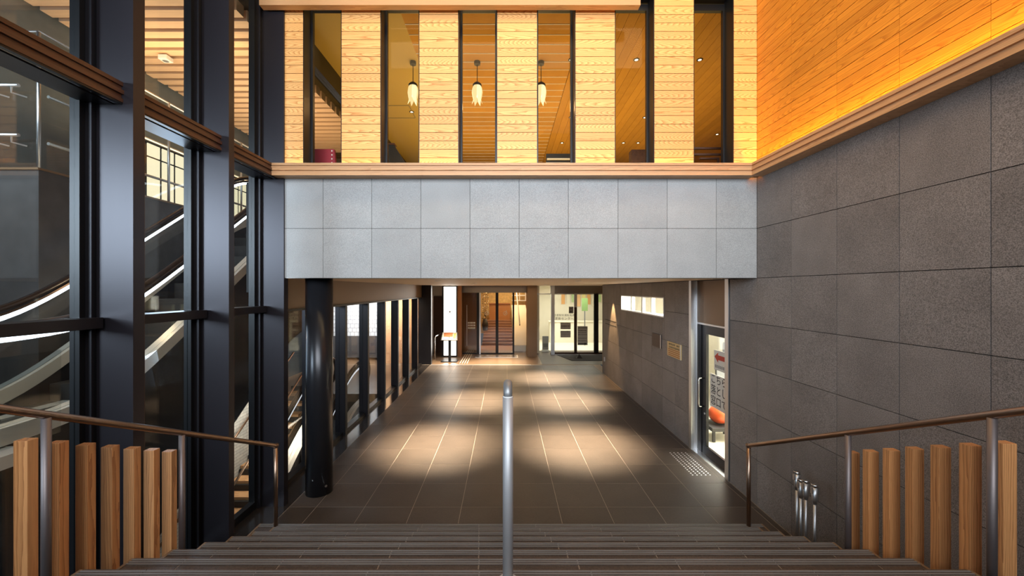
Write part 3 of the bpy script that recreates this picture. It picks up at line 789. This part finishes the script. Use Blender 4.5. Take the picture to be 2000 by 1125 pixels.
# ================================================================== CORRIDOR RIGHT SIDE: door, slot window, signs
dr = struct('door_1')
def fr(name, *a, m='chrome'): return B(*a).build(name, M[m], dr)
fr('door_post', XR-.012, XR+.10, 5.60, 5.69, 0, ZB+.004, m='satin'); fr('door_post', XR-.012, XR+.06, 6.72, 6.80, 0, ZB+.004, m='satin')
fr('door_post', XR+.062, XR+.13, 6.66, 6.72, 0, ZB+.004, m='chrome')
fr('overpanel', XR+.10, XR+.13, 5.69, 6.66, 2.10, ZB+.004, m='brown_panel'); fr('head_trim', XR+.08, XR+.13, 5.69, 6.66, 2.075, 2.10, m='satin')
fr('door_frame', XR+.10, XR+.16, 6.60, 6.66, 0, 2.075, m='blackframe'); fr('threshold', XR, XR+.2, 5.69, 6.72, -.01, .006, m='satin')
leaf = B(XR+.11, XR+.15, 6.46, 6.595, .01, 2.07).add(*(lambda: (B(XR+.11, XR+.15, 5.62, 6.46, .01, .15).v, B(0,1,0,1,0,1).f))())
leaf.add(B(XR+.11, XR+.15, 5.62, 6.46, 1.93, 2.07).v, B(0,1,0,1,0,1).f)
leaf_o = leaf.build('door_leaf', M['blackframe'], dr)
B(XR+.128, XR+.134, 5.62, 6.46, .15, 1.93).build('glass_pane', M['glass'], dr)
hd = MB().tube([(XR+.11, 6.52, 1.22), (XR+.03, 6.52, 1.22), (XR+.02, 6.52, 1.19), (XR+.02, 6.52, .80), (XR+.03, 6.52, .77), (XR+.11, 6.52, .77)], .012, 8).build('pull_handle', M['chrome'], leaf_o, True)
MB().tube([(XR+.112, 6.50, .66), (XR+.10, 6.50, .66)], .018, 10).build('lock', M['chrome'], leaf_o)
# room behind
of = struct('wall_office')
B(5.9, 6.0, 5.3, 12.9, 0, 2.9).build('far_wall', M['cream'], of); B(XR+.25, 6.0, 5.2, 5.3, 0, 2.9).build('near_wall', M['cream'], of)
B(XR+.25, 6.0, 12.75, 12.88, 0, 2.9).build('end_wall', M['cream'], of)
B(XR+.24, 6.0, 5.2, 12.9, -.1, -.001).build('office_floor', M['cream'], of); B(XR+.24, 6.0, 5.2, 12.9, 2.78, 2.9).build('office_ceiling', M['cream'], of)
# posters on the door glass
def paper(name, lb, a0, a1, z0, z1, x, m, cat='notice'):
    t = thing(name, (x, (a0+a1)/2, z0), lb, cat); B(x, x+.003, a0, a1, z0, z1).build('sheet', M[m], t); return t
RT = (0, -1, 0); UPZ = (0, 0, 1)
n1 = paper('paper_notice', 'white notice with large black Japanese lettering on the glass door at right', 5.72, 6.36, .83, 1.34, XR+.122, 'paper')
# reader sees near side (small y) to the right
for k, s in enumerate(('こちらは', '落とし物', '窓口です')):
    text(s, .155, M['ink'], n1, (XR+.1205, 6.03, 1.26-.165*k), RT, UPZ)
n2 = paper('arrow_notice', 'small white notice with a red arrow pointing left on the glass door', 5.86, 6.24, 1.42, 1.72, XR+.122, 'paper')
MB().prism([(6.22, 1.62), (6.12, 1.69), (6.12, 1.65), (5.92, 1.65), (5.92, 1.58), (6.12, 1.58), (6.12, 1.54)], 'X', XR+.119, XR+.1215).build('red_arrow', M['red'], n2)
g = MB()
for k in range(6): g.box(XR+.1195, XR+.1215, 5.95+.045*k, 5.98+.045*k, 1.455, 1.50)
g.build('lettering', M['inkgrey'], n2)
# things in the office
rb = thing('orange_bag', (3.80, 7.25, .26), 'round orange bundle on a dark stool behind the glass door', 'bag')
bm_ = MB()
vs = []; fsx = []; rr, ss = 12, 18
for i in range(rr+1):
    a = PI*i/rr
    for j in range(ss):
        b2 = 2*PI*j/ss; q = 1+.06*math.sin(3*b2)*math.sin(a); vs.append((3.80+.17*math.sin(a)*math.cos(b2)*q, 7.25+.18*math.sin(a)*math.sin(b2)*q, .42+.16*math.cos(a)))
for i in range(rr):
    for j in range(ss): fsx.append((i*ss+j, i*ss+(j+1) % ss, (i+1)*ss+(j+1) % ss, (i+1)*ss+j))
bm_.add(vs, fsx).build('bag_body', M['orange'], rb, True)
MB().tube([(3.80, 7.15, .56), (3.80, 7.2, .64), (3.80, 7.3, .64), (3.80, 7.35, .56)], .012, 8).build('carry_loop', M['dark'], rb, True)
stl = thing('low_stool', (3.8, 7.25, 0), 'dark low stool under the orange bundle behind the glass door', 'stool')
B(3.55, 4.05, 7.0, 7.50, .19, .255).build('seat', M['dark'], stl, bevel=.01)
for (x, y) in ((3.58, 7.03), (3.98, 7.03), (3.58, 7.43), (3.98, 7.43)): B(x, x+.04, y, y+.04, 0, .19).build('leg', M['dark'], stl)
oc = thing('office_chair', (4.3, 7.6, 0), 'grey office chair behind the notices inside the glass door', 'chair')
B(4.05, 4.55, 7.4, 7.9, .45, .53).build('seat', M['grey_plastic'], oc, bevel=.02); B(4.08, 4.52, 7.88, 7.95, .62, 1.15).build('backrest', M['grey_plastic'], oc, bevel=.02)
MB().cyl(4.3, 7.65, .08, .45, .03, 10).build('gas_post', M['chrome'], oc); B(4.28, 4.32, 7.88, 7.93, .45, .7).build('back_support', M['dark'], oc)
for k in range(5):
    a = 2*PI*k/5; MB().tube([(4.3, 7.65, .10), (4.3+.28*math.cos(a), 7.65+.28*math.sin(a), .04)], [.03, .02], 8).build('leg', M['dark'], oc)
cbn = thing('filing_cabinet', (5.2, 8.6, 0), 'grey filing cabinet against the cream office wall', 'cabinet')
B(4.9, 5.6, 8.3, 9.2, 0, 1.45).build('body', M['inkgrey'], cbn)
for k in range(3): dw_ = B(4.88, 4.9, 8.33, 9.17, .05+.47*k, .49+.47*k).build('drawer', M['grey_plastic'], cbn); B(4.86, 4.88, 8.65, 8.85, .35+.47*k, .37+.47*k).build('drawer_handle', M['chrome'], dw_)
# slot window
sw = struct('window_slot'); sw.name = 'window_%d' % wi
y0, y1, z0, z1 = WIN
f = MB(); f.box(XR-.008, XR+.24, y0-.0, y0+.03, z0, z1); f.box(XR-.004, XR+.24, y1-.03, y1, z0, z1); f.box(XR-.004, XR+.24, y0+.03, y1-.03, z0, z0+.025); f.box(XR-.004, XR+.24, y0+.03, y1-.03, z1-.02, z1)
f.build('frame', M['satin'], sw)
B(XR+.05, XR+.12, 9.29, 9.36, z0+.025, z1-.02).build('mullion', M['white'], sw); B(XR+.12, XR+.2, 8.9, 8.94, z0+.025, z1-.02).build('mullion', M['satin'], sw); B(XR+.12, XR+.2, 10.3, 10.33, z0+.025, z1-.02).build('mullion', M['satin'], sw)
B(XR+.085, XR+.09, y0+.03, 9.29, z0+.025, z1-.02).build('glass_pane', M['glass'], sw); B(XR+.085, XR+.09, 9.36, y1-.03, z0+.025, z1-.02).build('glass_pane', M['glass'], sw)
bx = thing('storage_box', (3.9, 8.6, 1.9), 'dark box on a shelf seen through the slot window', 'box')
B(3.75, 4.15, 8.1, 8.95, 2.0, 2.38).build('box_body', M['dark'], bx); B(3.74, 4.16, 8.09, 8.96, 2.33, 2.40).build('box_lid', M['grey_plastic'], bx)
sh = thing('wall_shelf', (4.0, 8.6, 1.95), 'white shelf inside the office carrying the dark box', 'shelf')
B(3.5, 5.9, 7.9, 10.6, 1.93, 2.0).build('shelf_board', M['white'], sh)
for (x,yq) in ((3.55,7.95),(3.55,10.5)): B(x, x+.04, yq, yq+.04, 0, 1.93).build('support', M['white'], sh)
# wall signs
ws = thing('wall_sign', (XR-.02, 7.4, 1.40), 'yellow sign board with dark Japanese print beside the glass door', 'sign')
B(XR-.018, XR-.001, 7.10, 7.69, 1.403, 1.668).build('board', M['signwood'], ws); B(XR-.022, XR-.0182, 7.10, 7.125, 1.40, 1.67).build('edge', M['satin'], ws)
g = MB(); g2 = MB(); random.seed(3)
for r_, (za, zb) in enumerate(((1.612, 1.650), (1.556, 1.594))):
    y = 7.62
    while y > 7.17:
        if not (r_ == 0 and 7.30 < y < 7.36):
            for _ in range(3):
                if random.random() < .8: q = random.random()*.02; g.box(XR-.0205, XR-.0182, y-.030, y-.004, za+q, za+q+.007)
            g.box(XR-.0205, XR-.0182, y-.020, y-.013, za, zb)
        y -= .043
for za in (1.525, 1.49, 1.455, 1.42):
    y = 7.64
    while y > 7.16:
        g2.box(XR-.0205, XR-.0182, y-.022, y, za, za+.016); y -= .028
g.build('print', M['ink'], ws); g2.build('small_print', M['brown_ink'], ws)
wp = thing('wall_plaque', (XR-.02, 8.3, 1.5), 'small dark square plaque with a steel edge on the corridor wall', 'plaque')
B(XR-.02, XR-.001, 8.03, 8.48, 1.475, 1.74).build('plate', M['bronze'], wp); B(XR-.024, XR-.0205, 8.0, 8.03, 1.47, 1.745).build('edge', M['satin'], wp)
ws2 = thing('wall_lettering', (XR-.004, 12.1, 1.6), 'two thin lines of small lettering on the spotlit end of the corridor wall', 'lettering')
g = MB()
for (y, z) in ((12.55, 1.72), (12.55, 1.60)):
    for k in range(20): g.box(XR-.004, XR-.0005, y-1.25+.062*k, y-1.25+.062*k+.042, z-.012, z+.012)
g.build('letters', M['ink'], ws2)
hb = thing('hook_bracket', (XR, 12.75, .35), 'tiny steel bracket low on the far end of the corridor wall', 'bracket')
B(XR-.03, XR-.001, 12.55, 12.62, .42, .55).build('plate', M['satin'], hb)
# tactile studs by the door
ts = thing('tactile_studs', (2.75, 6.2, 0), 'patch of small steel tactile studs on the floor in front of the glass door', 'tactile paving')
sm = MB().tube([(0, 0, 0), (0, 0, .004), (0, 0, .006)], [.012, .011, .006], 8).mesh('stud', M['satin'])
for i in range(5):
    for j in range(15): link('stud', sm, ts, (2.66+.062*i, 5.80+.056*j, 0))

# ================================================================== FAR ENTRANCES
YE = 16.6
d2 = struct('door_2')
B(-2.0, .93, YE-.02, YE+.12, 2.50, 2.785).build('header', M['silver'], d2)
for (p0, p1, m_) in ((898, 902, 'silver'), (931, 937, 'blackframe'), (968, 973.5, 'blackframe'), (1001, 1004.5, 'blackframe')):
    B((p0-VX)/F*YE, (p1-VX)/F*YE, YE, YE+.06, 0, 2.5).build('door_stile', M[m_], d2)
B((936-VX)/F*YE, (939-VX)/F*YE, YE-.01, YE+.05, 0, 2.5).build('steel_edge', M['satin'], d2)
B((903-VX)/F*YE, (1004-VX)/F*YE, YE+.01, YE+.05, 0, .05).build('bottom_rail', M['blackframe'], d2)
for (p0, p1) in ((902, 931), (939, 968), (973.5, 1001), (1004.5, 1031)):
    B((p0-VX)/F*YE, (p1-VX)/F*YE, YE+.02, YE+.028, .05, 2.5).build('glass_pane', M['glass'], d2)
MB().tube([((912-VX)/F*YE, YE-.05, .35), ((912-VX)/F*YE, YE-.05, 2.0)], .013, 8).build('pull_handle', M['satin'], d2)
g = MB(); random.seed(5)
def px_box(gm, p0, p1, q0, q1, Y=YE, d=.004): gm.box((p0-VX)/F*Y, (p1-VX)/F*Y, Y, Y+d, CZ-(q1-VY)/F*Y, CZ-(q0-VY)/F*Y)
dec = thing('glass_decal', (-1.4, YE, 1.3), 'small white lettering stuck on the left glass panel of the hotel entrance', 'lettering')
for r_ in range(3):
    for k in range(5): px_box(g, 914+k*3, 916+k*3, 629+r_*5, 632+r_*5, YE-.004, .003)
px_box(g, 914, 928, 641, 642.2, YE-.004, .003); g.build('letters', M['paper'], dec)
def swirl(px, py, lb):
    t = thing('glass_emblem', ((px-VX)/F*YE, YE, 1.9), lb, 'emblem')
    c = Vector(((px-VX)/F*YE, YE-.01, CZ-(py-VY)/F*YE))
    MB().tube([c+Vector((.075*math.cos(a), 0, .075*math.sin(a))) for a in [2*PI*i/14 for i in range(15)]], .009, 5).build('ring', M['paper'], t)
    MB().tube([c+Vector((-.02, 0, -.03)), c+Vector((.03, 0, .02)), c+Vector((.05, 0, .13))], .009, 5).build('stroke', M['paper'], t)
swirl(951, 612, 'white round emblem on the left sliding glass door'); swirl(987, 612, 'white round emblem on the right sliding glass door')
# hotel interior
hi = struct('wall_hotel')
B(-2.0, 1.2, 24.5, 24.7, 0, 4.2).build('far_wall', M['gold'], hi); B(-2.2, -2.0, YE+.1, 24.5, 0, 4.2).build('left_wall', M['hotelwood'], hi)
B(1.2, 1.3, YE+.1, 24.5, 0, 4.2).build('right_wall', M['hotelwood'], hi); B(-2.0, 1.2, YE, 19.2, -.15, -.001).build('hotel_floor', M['hotelwood'], hi)
B(-2.0, 1.2, YE+.1, 24.5, 3.9, 4.1).build('hotel_ceiling', M['cream'], hi)
B((937-VX)/F*17.5, (905-VX)/F*17.5, 17.5, 17.6, 0, 3.9) if False else None
B(-1.95, -1.2, 17.6, 17.7, 0, 3.9).build('wood_screen', M['hotelwood'], hi); B(-1.19, -1.1, 17.55, 17.75, 0, 3.9).build('screen_post', M['dark'], hi)
hs_ = thing('hotel_staircase', (-.3, 19.2, 0), 'broad reddish wooden steps rising inside the hotel entrance', 'staircase')
for k in range(9): B(-1.1, .355, 19.2+.45*k, 24.4 if k == 8 else 19.2+.45*(k+1), 0, .10*(k+1)).build('step', M['hotelstep'], hs_)
rp = thing('stair_side_wall', (.9, 18, 0), 'cream lit sloping side wall right of the hotel steps', 'parapet')
MB().prism([(17.4, 0), (17.4, .25), (23.2, 1.75), (23.2, 0)], 'X', .36, 1.15).build('parapet_body', M['cream'], rp)
MB().tube([(.62, 17.6, 1.1), (.62, 23.0, 2.6)], .03, 8).build('handrail', M['white'], rp)
ct = thing('reception_counter', (-.4, 23.6, .901), 'reddish wood reception counter at the top of the hotel steps', 'counter')
B(-.92, .28, 23.3, 23.9, .901, 1.80).build('counter_body', M['reddishwood'], ct); B(-.96, .32, 23.25, 23.95, 1.80, 1.84).build('counter_top', M['hotelwood'], ct)
fl = thing('flower_arrangement', (-1.05, 21.22, .505), 'tall dark branch and blossom arrangement left of the hotel steps', 'plant')
MB().tube([(-1.05, 21.22, .505), (-1.05, 21.22, .8), (-1.05, 21.22, 1.1)], [.12, .17, .09], 14).build('vase', M['dark'], fl, True)
random.seed(11); g = MB(); g2 = MB()
for k in range(40):
    x, z = -1.05+random.uniform(-.16, .16), random.uniform(1.1, 2.5); y = 21.22+random.uniform(-.15, .15); r = random.uniform(.025, .05)
    (g if k % 2 else g2).tube([(x, y, z-r), (x, y, z), (x, y, z+r)], [r*.3, r, r*.3], 6)
g.build('blossoms', M['flower'], fl); g2.build('leaves', M['plant'], fl)
g = MB()
for k in range(6): g.tube([(-1.05, 21.22, 1.05), (-1.05+.05*(k-2.5), 21.22, 1.8), (-1.05+.06*(k-2.5), 21.22, 2.4)], .008, 5)
g.build('stems', M['fret'], fl)
wf = thing('white_window_frame', (.6, 23.8, 2.0), 'white gridded window frame above the right side of the hotel steps', 'window frame')
for x in (.42, .8, 1.15): B(x, x+.05, 23.8, 23.85, 2.0, 2.55).build('upright', M['white'], wf)
for z in (1.95, 2.25, 2.52): B(.38, 1.2, 23.78, 23.86, z, z+.06).build('crossbar', M['white'], wf)
# glazed mat at entrance
mt = thing('entrance_mat', (-.6, 15.9, 0), 'grey reflective floor mat in front of the hotel sliding doors', 'mat')
B(-1.15, .45, 15.75, 16.35, 0, .012).build('mat_pad', mat('grey_mat', (.25, .24, .25), .25, .3), mt); B(-1.19, .49, 15.71, 16.39, 0, .006).build('mat_border', M['satin'], mt)
# pillar
B((1030-VX)/F*15.9, (1049-VX)/F*15.9, 15.9, 16.7, 0, 2.785).build('pillar', M['brown_panel'], wb)
# tactile bars
tb = thing('tactile_bars', (-1.6, 15, 0), 'four pale raised guide bars on the floor leading to the hotel doors', 'tactile paving')
for k in range(4): MB().box(-1.62+.085*k-.012, -1.62+.085*k+.012, 14.5, 17.9, .0005, .006).build('guide_bar', M['cream'], tb)
# light box
lb = thing('light_box_sign', (-2.15, 15.9, 0), 'tall glowing white light box sign beside the menu stand', 'sign')
B(-2.40, -1.92, 15.9, 15.98, .06, 2.74).build('lit_face', M['lightbox'], lb); B(-2.47, -1.88, 15.93, 16.05, 0, 2.785).build('casing', M['blackframe'], lb)
text('❀', .22, M['inkgrey'], lb, (-2.16, 15.895, 1.76), (1, 0, 0), (0, 0, 1), name='emblem')
light('AREA', 'lightbox_glow', (-2.16, 15.86, 1.5), 14, (1, .95, .85), .45, 2.4, rot=(-PI/2, 0, 0))
# wood jamb right of light box
B(-1.88, -1.72, 16.0, 16.2, 0, 2.785).build('wood_jamb', M['hotelwood'], wb)
# beyond left pier: white wall and brown door with steel handrail
d3 = struct('door_3')
B(-2.99, -2.52, 17.0, 17.05, 0, 2.35).build('door_leaf', M['bronze'], d3); B(-3.05, -2.99, 16.98, 17.06, 0, 2.4).build('door_frame', M['satin'], d3)
B(-3.9, -2.4, 17.06, 17.3, 0, 2.785).build('white_wall', M['lightwall'] if 'lightwall' in M else M['cream'], wb)
hl = thing('wall_handrail', (-2.45, 15.6, 0), 'short bright steel handrail left of the light box sign', 'handrail')
MB().tube([(-2.66, 15.4, 0), (-2.66, 15.4, .80), (-2.64, 15.45, .86), (-2.50, 16.6, .92), (-2.50, 16.65, .9), (-2.50, 16.65, 0)], .022, 8).build('rail', M['chrome'], hl, True)
# menu stand
ms = thing('menu_stand', (-2.04, 14.95, 0), 'black menu stand with food photos in front of the light box sign', 'menu stand')
B(-2.34, -1.75, 14.75, 15.15, 0, .03).build('base', M['blackframe'], ms, bevel=.004); B(-2.085, -1.995, 14.93, 14.99, .03, .80).build('post', M['blackframe'], ms)
q = MB().prism([(14.78, .79), (15.04, 1.05), (15.06, 1.03), (14.80, .77)], 'X', -2.35, -1.74).build('tray', M['blackframe'], ms)
MB().prism([(14.785, .803), (15.03, 1.048), (15.032, 1.046), (14.787, .801)], 'X', -2.31, -2.055).build('menu_page', M['paper'], q)
MB().prism([(14.785, .803), (15.03, 1.048), (15.032, 1.046), (14.787, .801)], 'X', -2.035, -1.78).build('menu_page', M['paper'], q)
MB().prism([(14.89, .912), (15.02, 1.042), (15.021, 1.041), (14.891, .911)], 'X', -2.25, -1.92).build('food_photo', M['food1'], ms)
MB().prism([(14.82, .842), (14.99, 1.012), (14.991, 1.011), (14.821, .841)], 'X', -1.90, -1.80).build('food_photo', M['food2'], ms)
for o_ in list(ms.children):
    if o_.name.startswith('food_photo'):
        for v in o_.data.vertices: v.co.z += .004; v.co.y -= .004

# right entrance
d4 = struct('door_4')
YF = 16.5
def bx4(name, p0, p1, q0, q1, m_, y0=YF, y1=YF+.06): return B((p0-VX)/F*YF, (p1-VX)/F*YF, y0, y1, max(CZ-(q1-VY)/F*YF, 0), CZ-(q0-VY)/F*YF).build(name, M[m_], d4)
bx4('header', 1075, 1185, 550, 573, 'silver', YF-.02, YF+.1); bx4('header_trim', 1049, 1185, 573, 575, 'satin')
bx4('steel_post', 1076, 1083, 550, 697, 'satin', YF-.06, YF+.06); bx4('door_stile', 1121.5, 1127, 573, 690, 'bronze'); bx4('stile_top', 1121.5, 1127, 573, 600, 'satin', YF-.01, YF)
bx4('door_stile', 1160, 1169, 573, 690, 'blackframe'); bx4('bottom_rail', 1075, 1190, 688, 694, 'bronze')
for (p0, p1) in ((1049, 1076), (1083, 1121.5), (1127, 1160), (1169, 1190)):
    B((p0-VX)/F*YF, (p1-VX)/F*YF, YF+.02, YF+.026, .05, 2.45).build('glass_pane', M['glass'], d4)
n3 = thing('door_lettering', (2.4, YF, 1.7), 'black Japanese centre name on the left leaf of the bright glass doors', 'lettering')
text('京都駅前運転免許', .105, M['ink'], n3, *(lambda p: ((p[0], YF-.005, p[2]), (1, 0, 0), (0, 0, 1)))(at(1102, 616, YF)))
text('更新センター', .125, M['ink'], n3, *(lambda p: ((p[0], YF-.005, p[2]), (1, 0, 0), (0, 0, 1)))(at(1102, 622.5, YF)))
def notice(lb, p0, p1, q0, q1, m_, rows, dark=None, arrow=False):
    t = thing('door_notice', at((p0+p1)/2, q1, YF-.01), lb, 'notice')
    a, b = at(p0, q0, YF), at(p1, q1, YF)
    B(a[0], b[0], YF-.01, YF-.006, b[2], a[2]).build('sheet', M[m_], t)
    g = MB(); random.seed(int(p0))
    for (q, h_) in rows:
        x = a[0]+.04
        while x < b[0]-.05:
            wd = random.uniform(.03, .07); z = CZ-(q-VY)/F*YF; g.box(x, min(x+wd*.6, b[0]-.02), YF-.0125, YF-.0105, z-h_*.8, z); x += wd*.6+.025
    g.build('print', M['ink'], t)
    if arrow:
        zc = CZ-(671.5-VY)/F*YF; xa, xb = a[0]+.02, b[0]-.02
        MB().prism([(xa, zc-.02), (xb-.1, zc-.02), (xb-.1, zc-.05), (xb, zc), (xb-.1, zc+.05), (xb-.1, zc+.02), (xa, zc+.02)], 'Y', YF-.014, YF-.0105).build('arrow', M['ink'], t)
notice('small grey notice near the top of the left door leaf', 1111, 1120, 599, 612, 'inkgrey', [(602, .03), (607, .08)])
notice('upper grey notice below the centre name on the left door leaf', 1094.5, 1114.5, 630, 643, 'greypaper', [(631, .03), (635.5, .07), (640, .03)])
notice('lower grey notice on the left door leaf', 1094.5, 1114.5, 646, 659, 'greypaper', [(647, .045), (652, .03), (656, .03)])
notice('tall grey notice with a black arrow on the right door leaf', 1127.8, 1147.5, 637, 674, 'greypaper', [(639, .06), (644.5, .05), (649, .03), (653, .03), (660, .03), (665, .03)], arrow=True)
ri = struct('wall_centre')
B(1.2, 6.0, 21.5, 21.7, 0, 3.2).build('far_wall', M['cream'], ri); B(5.9, 6.0, 16.7, 21.5, 0, 3.2).build('side_wall', M['cream'], ri); B(1.31, 1.40, 16.8, 21.5, 0, 3.2).build('side_wall', M['cream'], ri)
B(1.3, 6.0, 16.6, 21.5, -.1, -.001).build('centre_floor', M['cream'], ri); B(1.3, 6.0, 16.7, 21.5, 2.85, 2.95).build('centre_ceiling', M['cream'], ri)
random.seed(9)
for k in range(10):
    x = 2.95+.27*k
    o = tag(B(x, x+.18, 21.44, 21.49, 2.0-random.random()*.3, 2.5).build('wall_poster', M[['orangep', 'paper', 'greenp', 'orangep', 'yellowp'][k % 5]] if 'orangep' in M else M['paper']), ('orange', 'cream', 'green', 'amber', 'yellow')[k % 5]+' poster on the far wall of the bright room, '+('left group', 'right group')[k//5]+' of five', 'poster', 'posters in the bright room')
    mm_ = [(.75, .40, .15), (.8, .75, .6), (.45, .6, .3), (.8, .5, .25), (.8, .7, .3)][k % 5]
    o.data.materials.clear(); o.data.materials.append(bpy.data.materials.get('poster%d' % (k % 5)) or mat('poster%d' % (k % 5), mm_, .6))
gp = thing('green_board', (3.4, 19.5, 0), 'green display board standing inside the bright glass doors', 'display board')
B(3.60, 3.88, 19.2, 19.24, 1.62, 2.22).build('board', M['green'], gp); B(3.72, 3.76, 19.2, 19.24, 0, 1.62).build('leg', M['grey_plastic'], gp)
cn = thing('service_counter', (3.2, 20.5, 0), 'cream service counter across the bright room', 'counter')
B(2.2, 5.6, 20.2, 20.7, 0, 1.02).build('counter_body', M['cream'], cn); B(2.15, 5.65, 20.15, 20.75, 1.02, 1.06).build('counter_top', M['cream'], cn)
bk = thing('leaflet_rack', (1.7, 17.4, 0), 'small white leaflet rack low inside the left glass side panel', 'rack')
B(1.55, 1.85, 17.2, 17.5, 0, .08).build('base', M['white'], bk); B(1.57, 1.83, 17.3, 17.34, .08, .65).build('back', M['inkgrey'], bk); B(1.6, 1.8, 17.22, 17.3, .2, .35).build('pocket', M['grey_plastic'], bk)
bm4 = thing('door_mat', (3.2, 15.5, 0), 'black floor mat in front of the bright glass doors', 'mat')
MB().prism([(2.05, 16.4), (4.2, 16.4), (4.2, 15.05), (2.45, 15.05)], 'Z', 0, .012).build('mat_pad', M['mat'], bm4)
B(2.0, 4.2, 16.42, 16.46, 0, .02).build('edge_bar', M['satin'], bm4)
ds = thing('floor_wedge', (2.8, 15.3, 0), 'small black wedge-shaped door stop on the black mat', 'door stop')
MB().add([(2.71, 15.5, .012), (2.93, 15.5, .012), (2.93, 15.7, .012), (2.71, 15.7, .012), (2.82, 15.6, .17)], [(0, 3, 2, 1), (0, 1, 4), (1, 2, 4), (2, 3, 4), (3, 0, 4)]).build('wedge', M['dark'], ds)
# side return at far right behind corridor end
B(4.3, 4.4, 12.9, 17, 0, 2.785).build('return_wall', M['brown_panel'], wr)

# ================================================================== HANDRAILS
def railing(sgn, x, lb, far=False):
    t = thing('handrail', (x, 4.31, 0), lb, 'handrail')
    pts = [(x, 4.31, .97), (x, 4.30, .99), (x, 4.27, 1.008)]
    y = 4.2
    end = [(x, 1.2, .99+.458*3.11)]
    MB().tube(pts+[(x, 3.0, .99+.458*1.31)]+end+[(x, .6, 2.43)], .021, 16).build('rail', M['rail'], t, True)
    MB().cyl(x, 4.31, RIS, .985, .0205, 16).build('post', M['rail'], t, True)
    MB().tube([(x, 4.33, .99), (x, 4.29, .99)], .023, 12).build('end_elbow', M['rail'], t, True)
    for (yp) in (3.06, 2.155, 1.2):
        j = min(int((YN-yp)/TRD)+1, 9); zt = .99+.458*(4.31-yp)
        o = MB().cyl(x, yp, RIS*j-.35, zt-.015, .0205, 16).build('post', M['railpost'], t, True)
    return t
M['railpost'] = mat('rail_post_steel', (.22, .19, .19), .5, .8)
railing(-1, -2.425, 'bronze-toned steel handrail sloping down the left side of the stairs')
railing(1, 2.57, 'bronze-toned steel handrail sloping down the right side of the stairs')
# centre handrail
t = thing('handrail', (.012, 1.9, 1.262), 'silver steel handrail down the middle of the stairs, seen end on', 'handrail')
MB().cyl(.012, 1.92, 1.262, 2.135, .0245, 24).build('post', M['centre'], t, True)
MB().tube([(.012, 1.92, 2.135), (.012, 1.92, 2.139)], [.0255, .020], 24).build('collar', M['white'], t, True)
zt = 2.165
rp_ = [(.012, 1.92, 2.12), (.012, 1.92, 2.155), (.012, 1.935, 2.18), (.012, 1.965, 2.185), (.012, 2.02, 2.165), (.012, 4.2, 2.165-.458*2.18), (.012, 4.31, 2.165-.458*2.30)]
MB().tube(rp_, .021, 20).build('rail', M['greyrail'] if 'greyrail' in M else M['grey_rail'] if 'grey_rail' in M else M['centre_rail'] if 'centre_rail' in M else mat('grey_rail', (.30, .31, .32), .45, .6), t, True)
MB().cyl(.012, 3.1, .62, 1.66, .021, 16).build('post', M['centre'], t, True)
MB().cyl(.012, 4.29, RIS, 1.13, .021, 16).build('post', M['centre'], t, True)
MB().cyl(.012, 1.92, 1.26, 1.27, .05, 20).build('base_flange', M['centre'], t)

# ================================================================== TIMBER POSTS
ordn = ['lowest', 'second', 'third', 'fourth', 'fifth', 'sixth', 'seventh']
def timber(xf, wdt, y, ztop, zbot, lb, grp, sgn):
    t = thing('timber_post', (xf, y, zbot), lb, 'timber post', grp)
    h_ = ztop-zbot; x0 = -wdt/2; 
    m_ = MB()
    m_.box(x0, -x0, 0, .052, 0, h_)
    o = m_.build('post_body', M['post_wood'], None, bevel=.003); o.parent = t
    o2 = B(x0+.008, -x0-.008, .008, .044, -.06, 0).build('base_bracket', M['blackframe'], None); o2.parent = t
for k in range(7):
    y = 3.056-.1537*k; z = 1.4218+(y-3.056)*-.46
    lb = 'square timber post left of the stairs, %s of seven counting up from the bottom' % ordn[k] if k else 'square timber post left of the stairs, lowest of seven, beside the handrail post'
    timber(-2.50-.037, .074, y, z, max(z-1.55, .06), lb, 'timber posts along the left handrail', -1)
for k in range(7):
    y = 3.10-.1588*k; z = 1.395+(3.10-y)*.453
    lb = 'square timber post right of the stairs, %s of seven counting up from the bottom' % ordn[k] if k else 'square timber post right of the stairs, lowest of seven, beside the handrail post'
    timber(2.62+.037, .074, y, z, max(z-1.55, .06), lb, 'timber posts along the right handrail', 1)

# ================================================================== BARRIER POLES
pl = [(1556.5, 917, 3.98, 'leftmost and furthest'), (1564, 932, 3.90, 'second from the left'), (1574, 934, 3.80, 'third from the left'), (1591.5, 942, 3.68, 'rightmost and nearest')]
for (px, py, Y, lb) in pl:
    x, _, z = at(px, py, Y)
    p = thing('barrier_pole', (x, Y, 0), 'thin chrome belt barrier pole by the right wall, '+lb+' of four', 'barrier pole')
    MB().cyl(x, Y, .02, z-.17, .013, 14).build('pole', M['satin'], p, True)
    bh_ = MB().tube([(x, Y, z-.2), (x, Y, z-.16), (x, Y, z-.04)], [.014, .024, .026], 16).build('belt_head', M['satin'], p, True)
    MB().cyl(x, Y, z-.04, z-.015, .028, 16).build('cap', M['chrome'], bh_, True)
    B(x-.033, x+.033, Y-.012, Y+.012, z-.10, z-.045).build('belt_clip', M['satin'], bh_)
    MB().tube([(x, Y, 0), (x, Y, .012), (x, Y, .03)], [.032, .032, .02], 20).build('foot', M['chrome'], p, True)
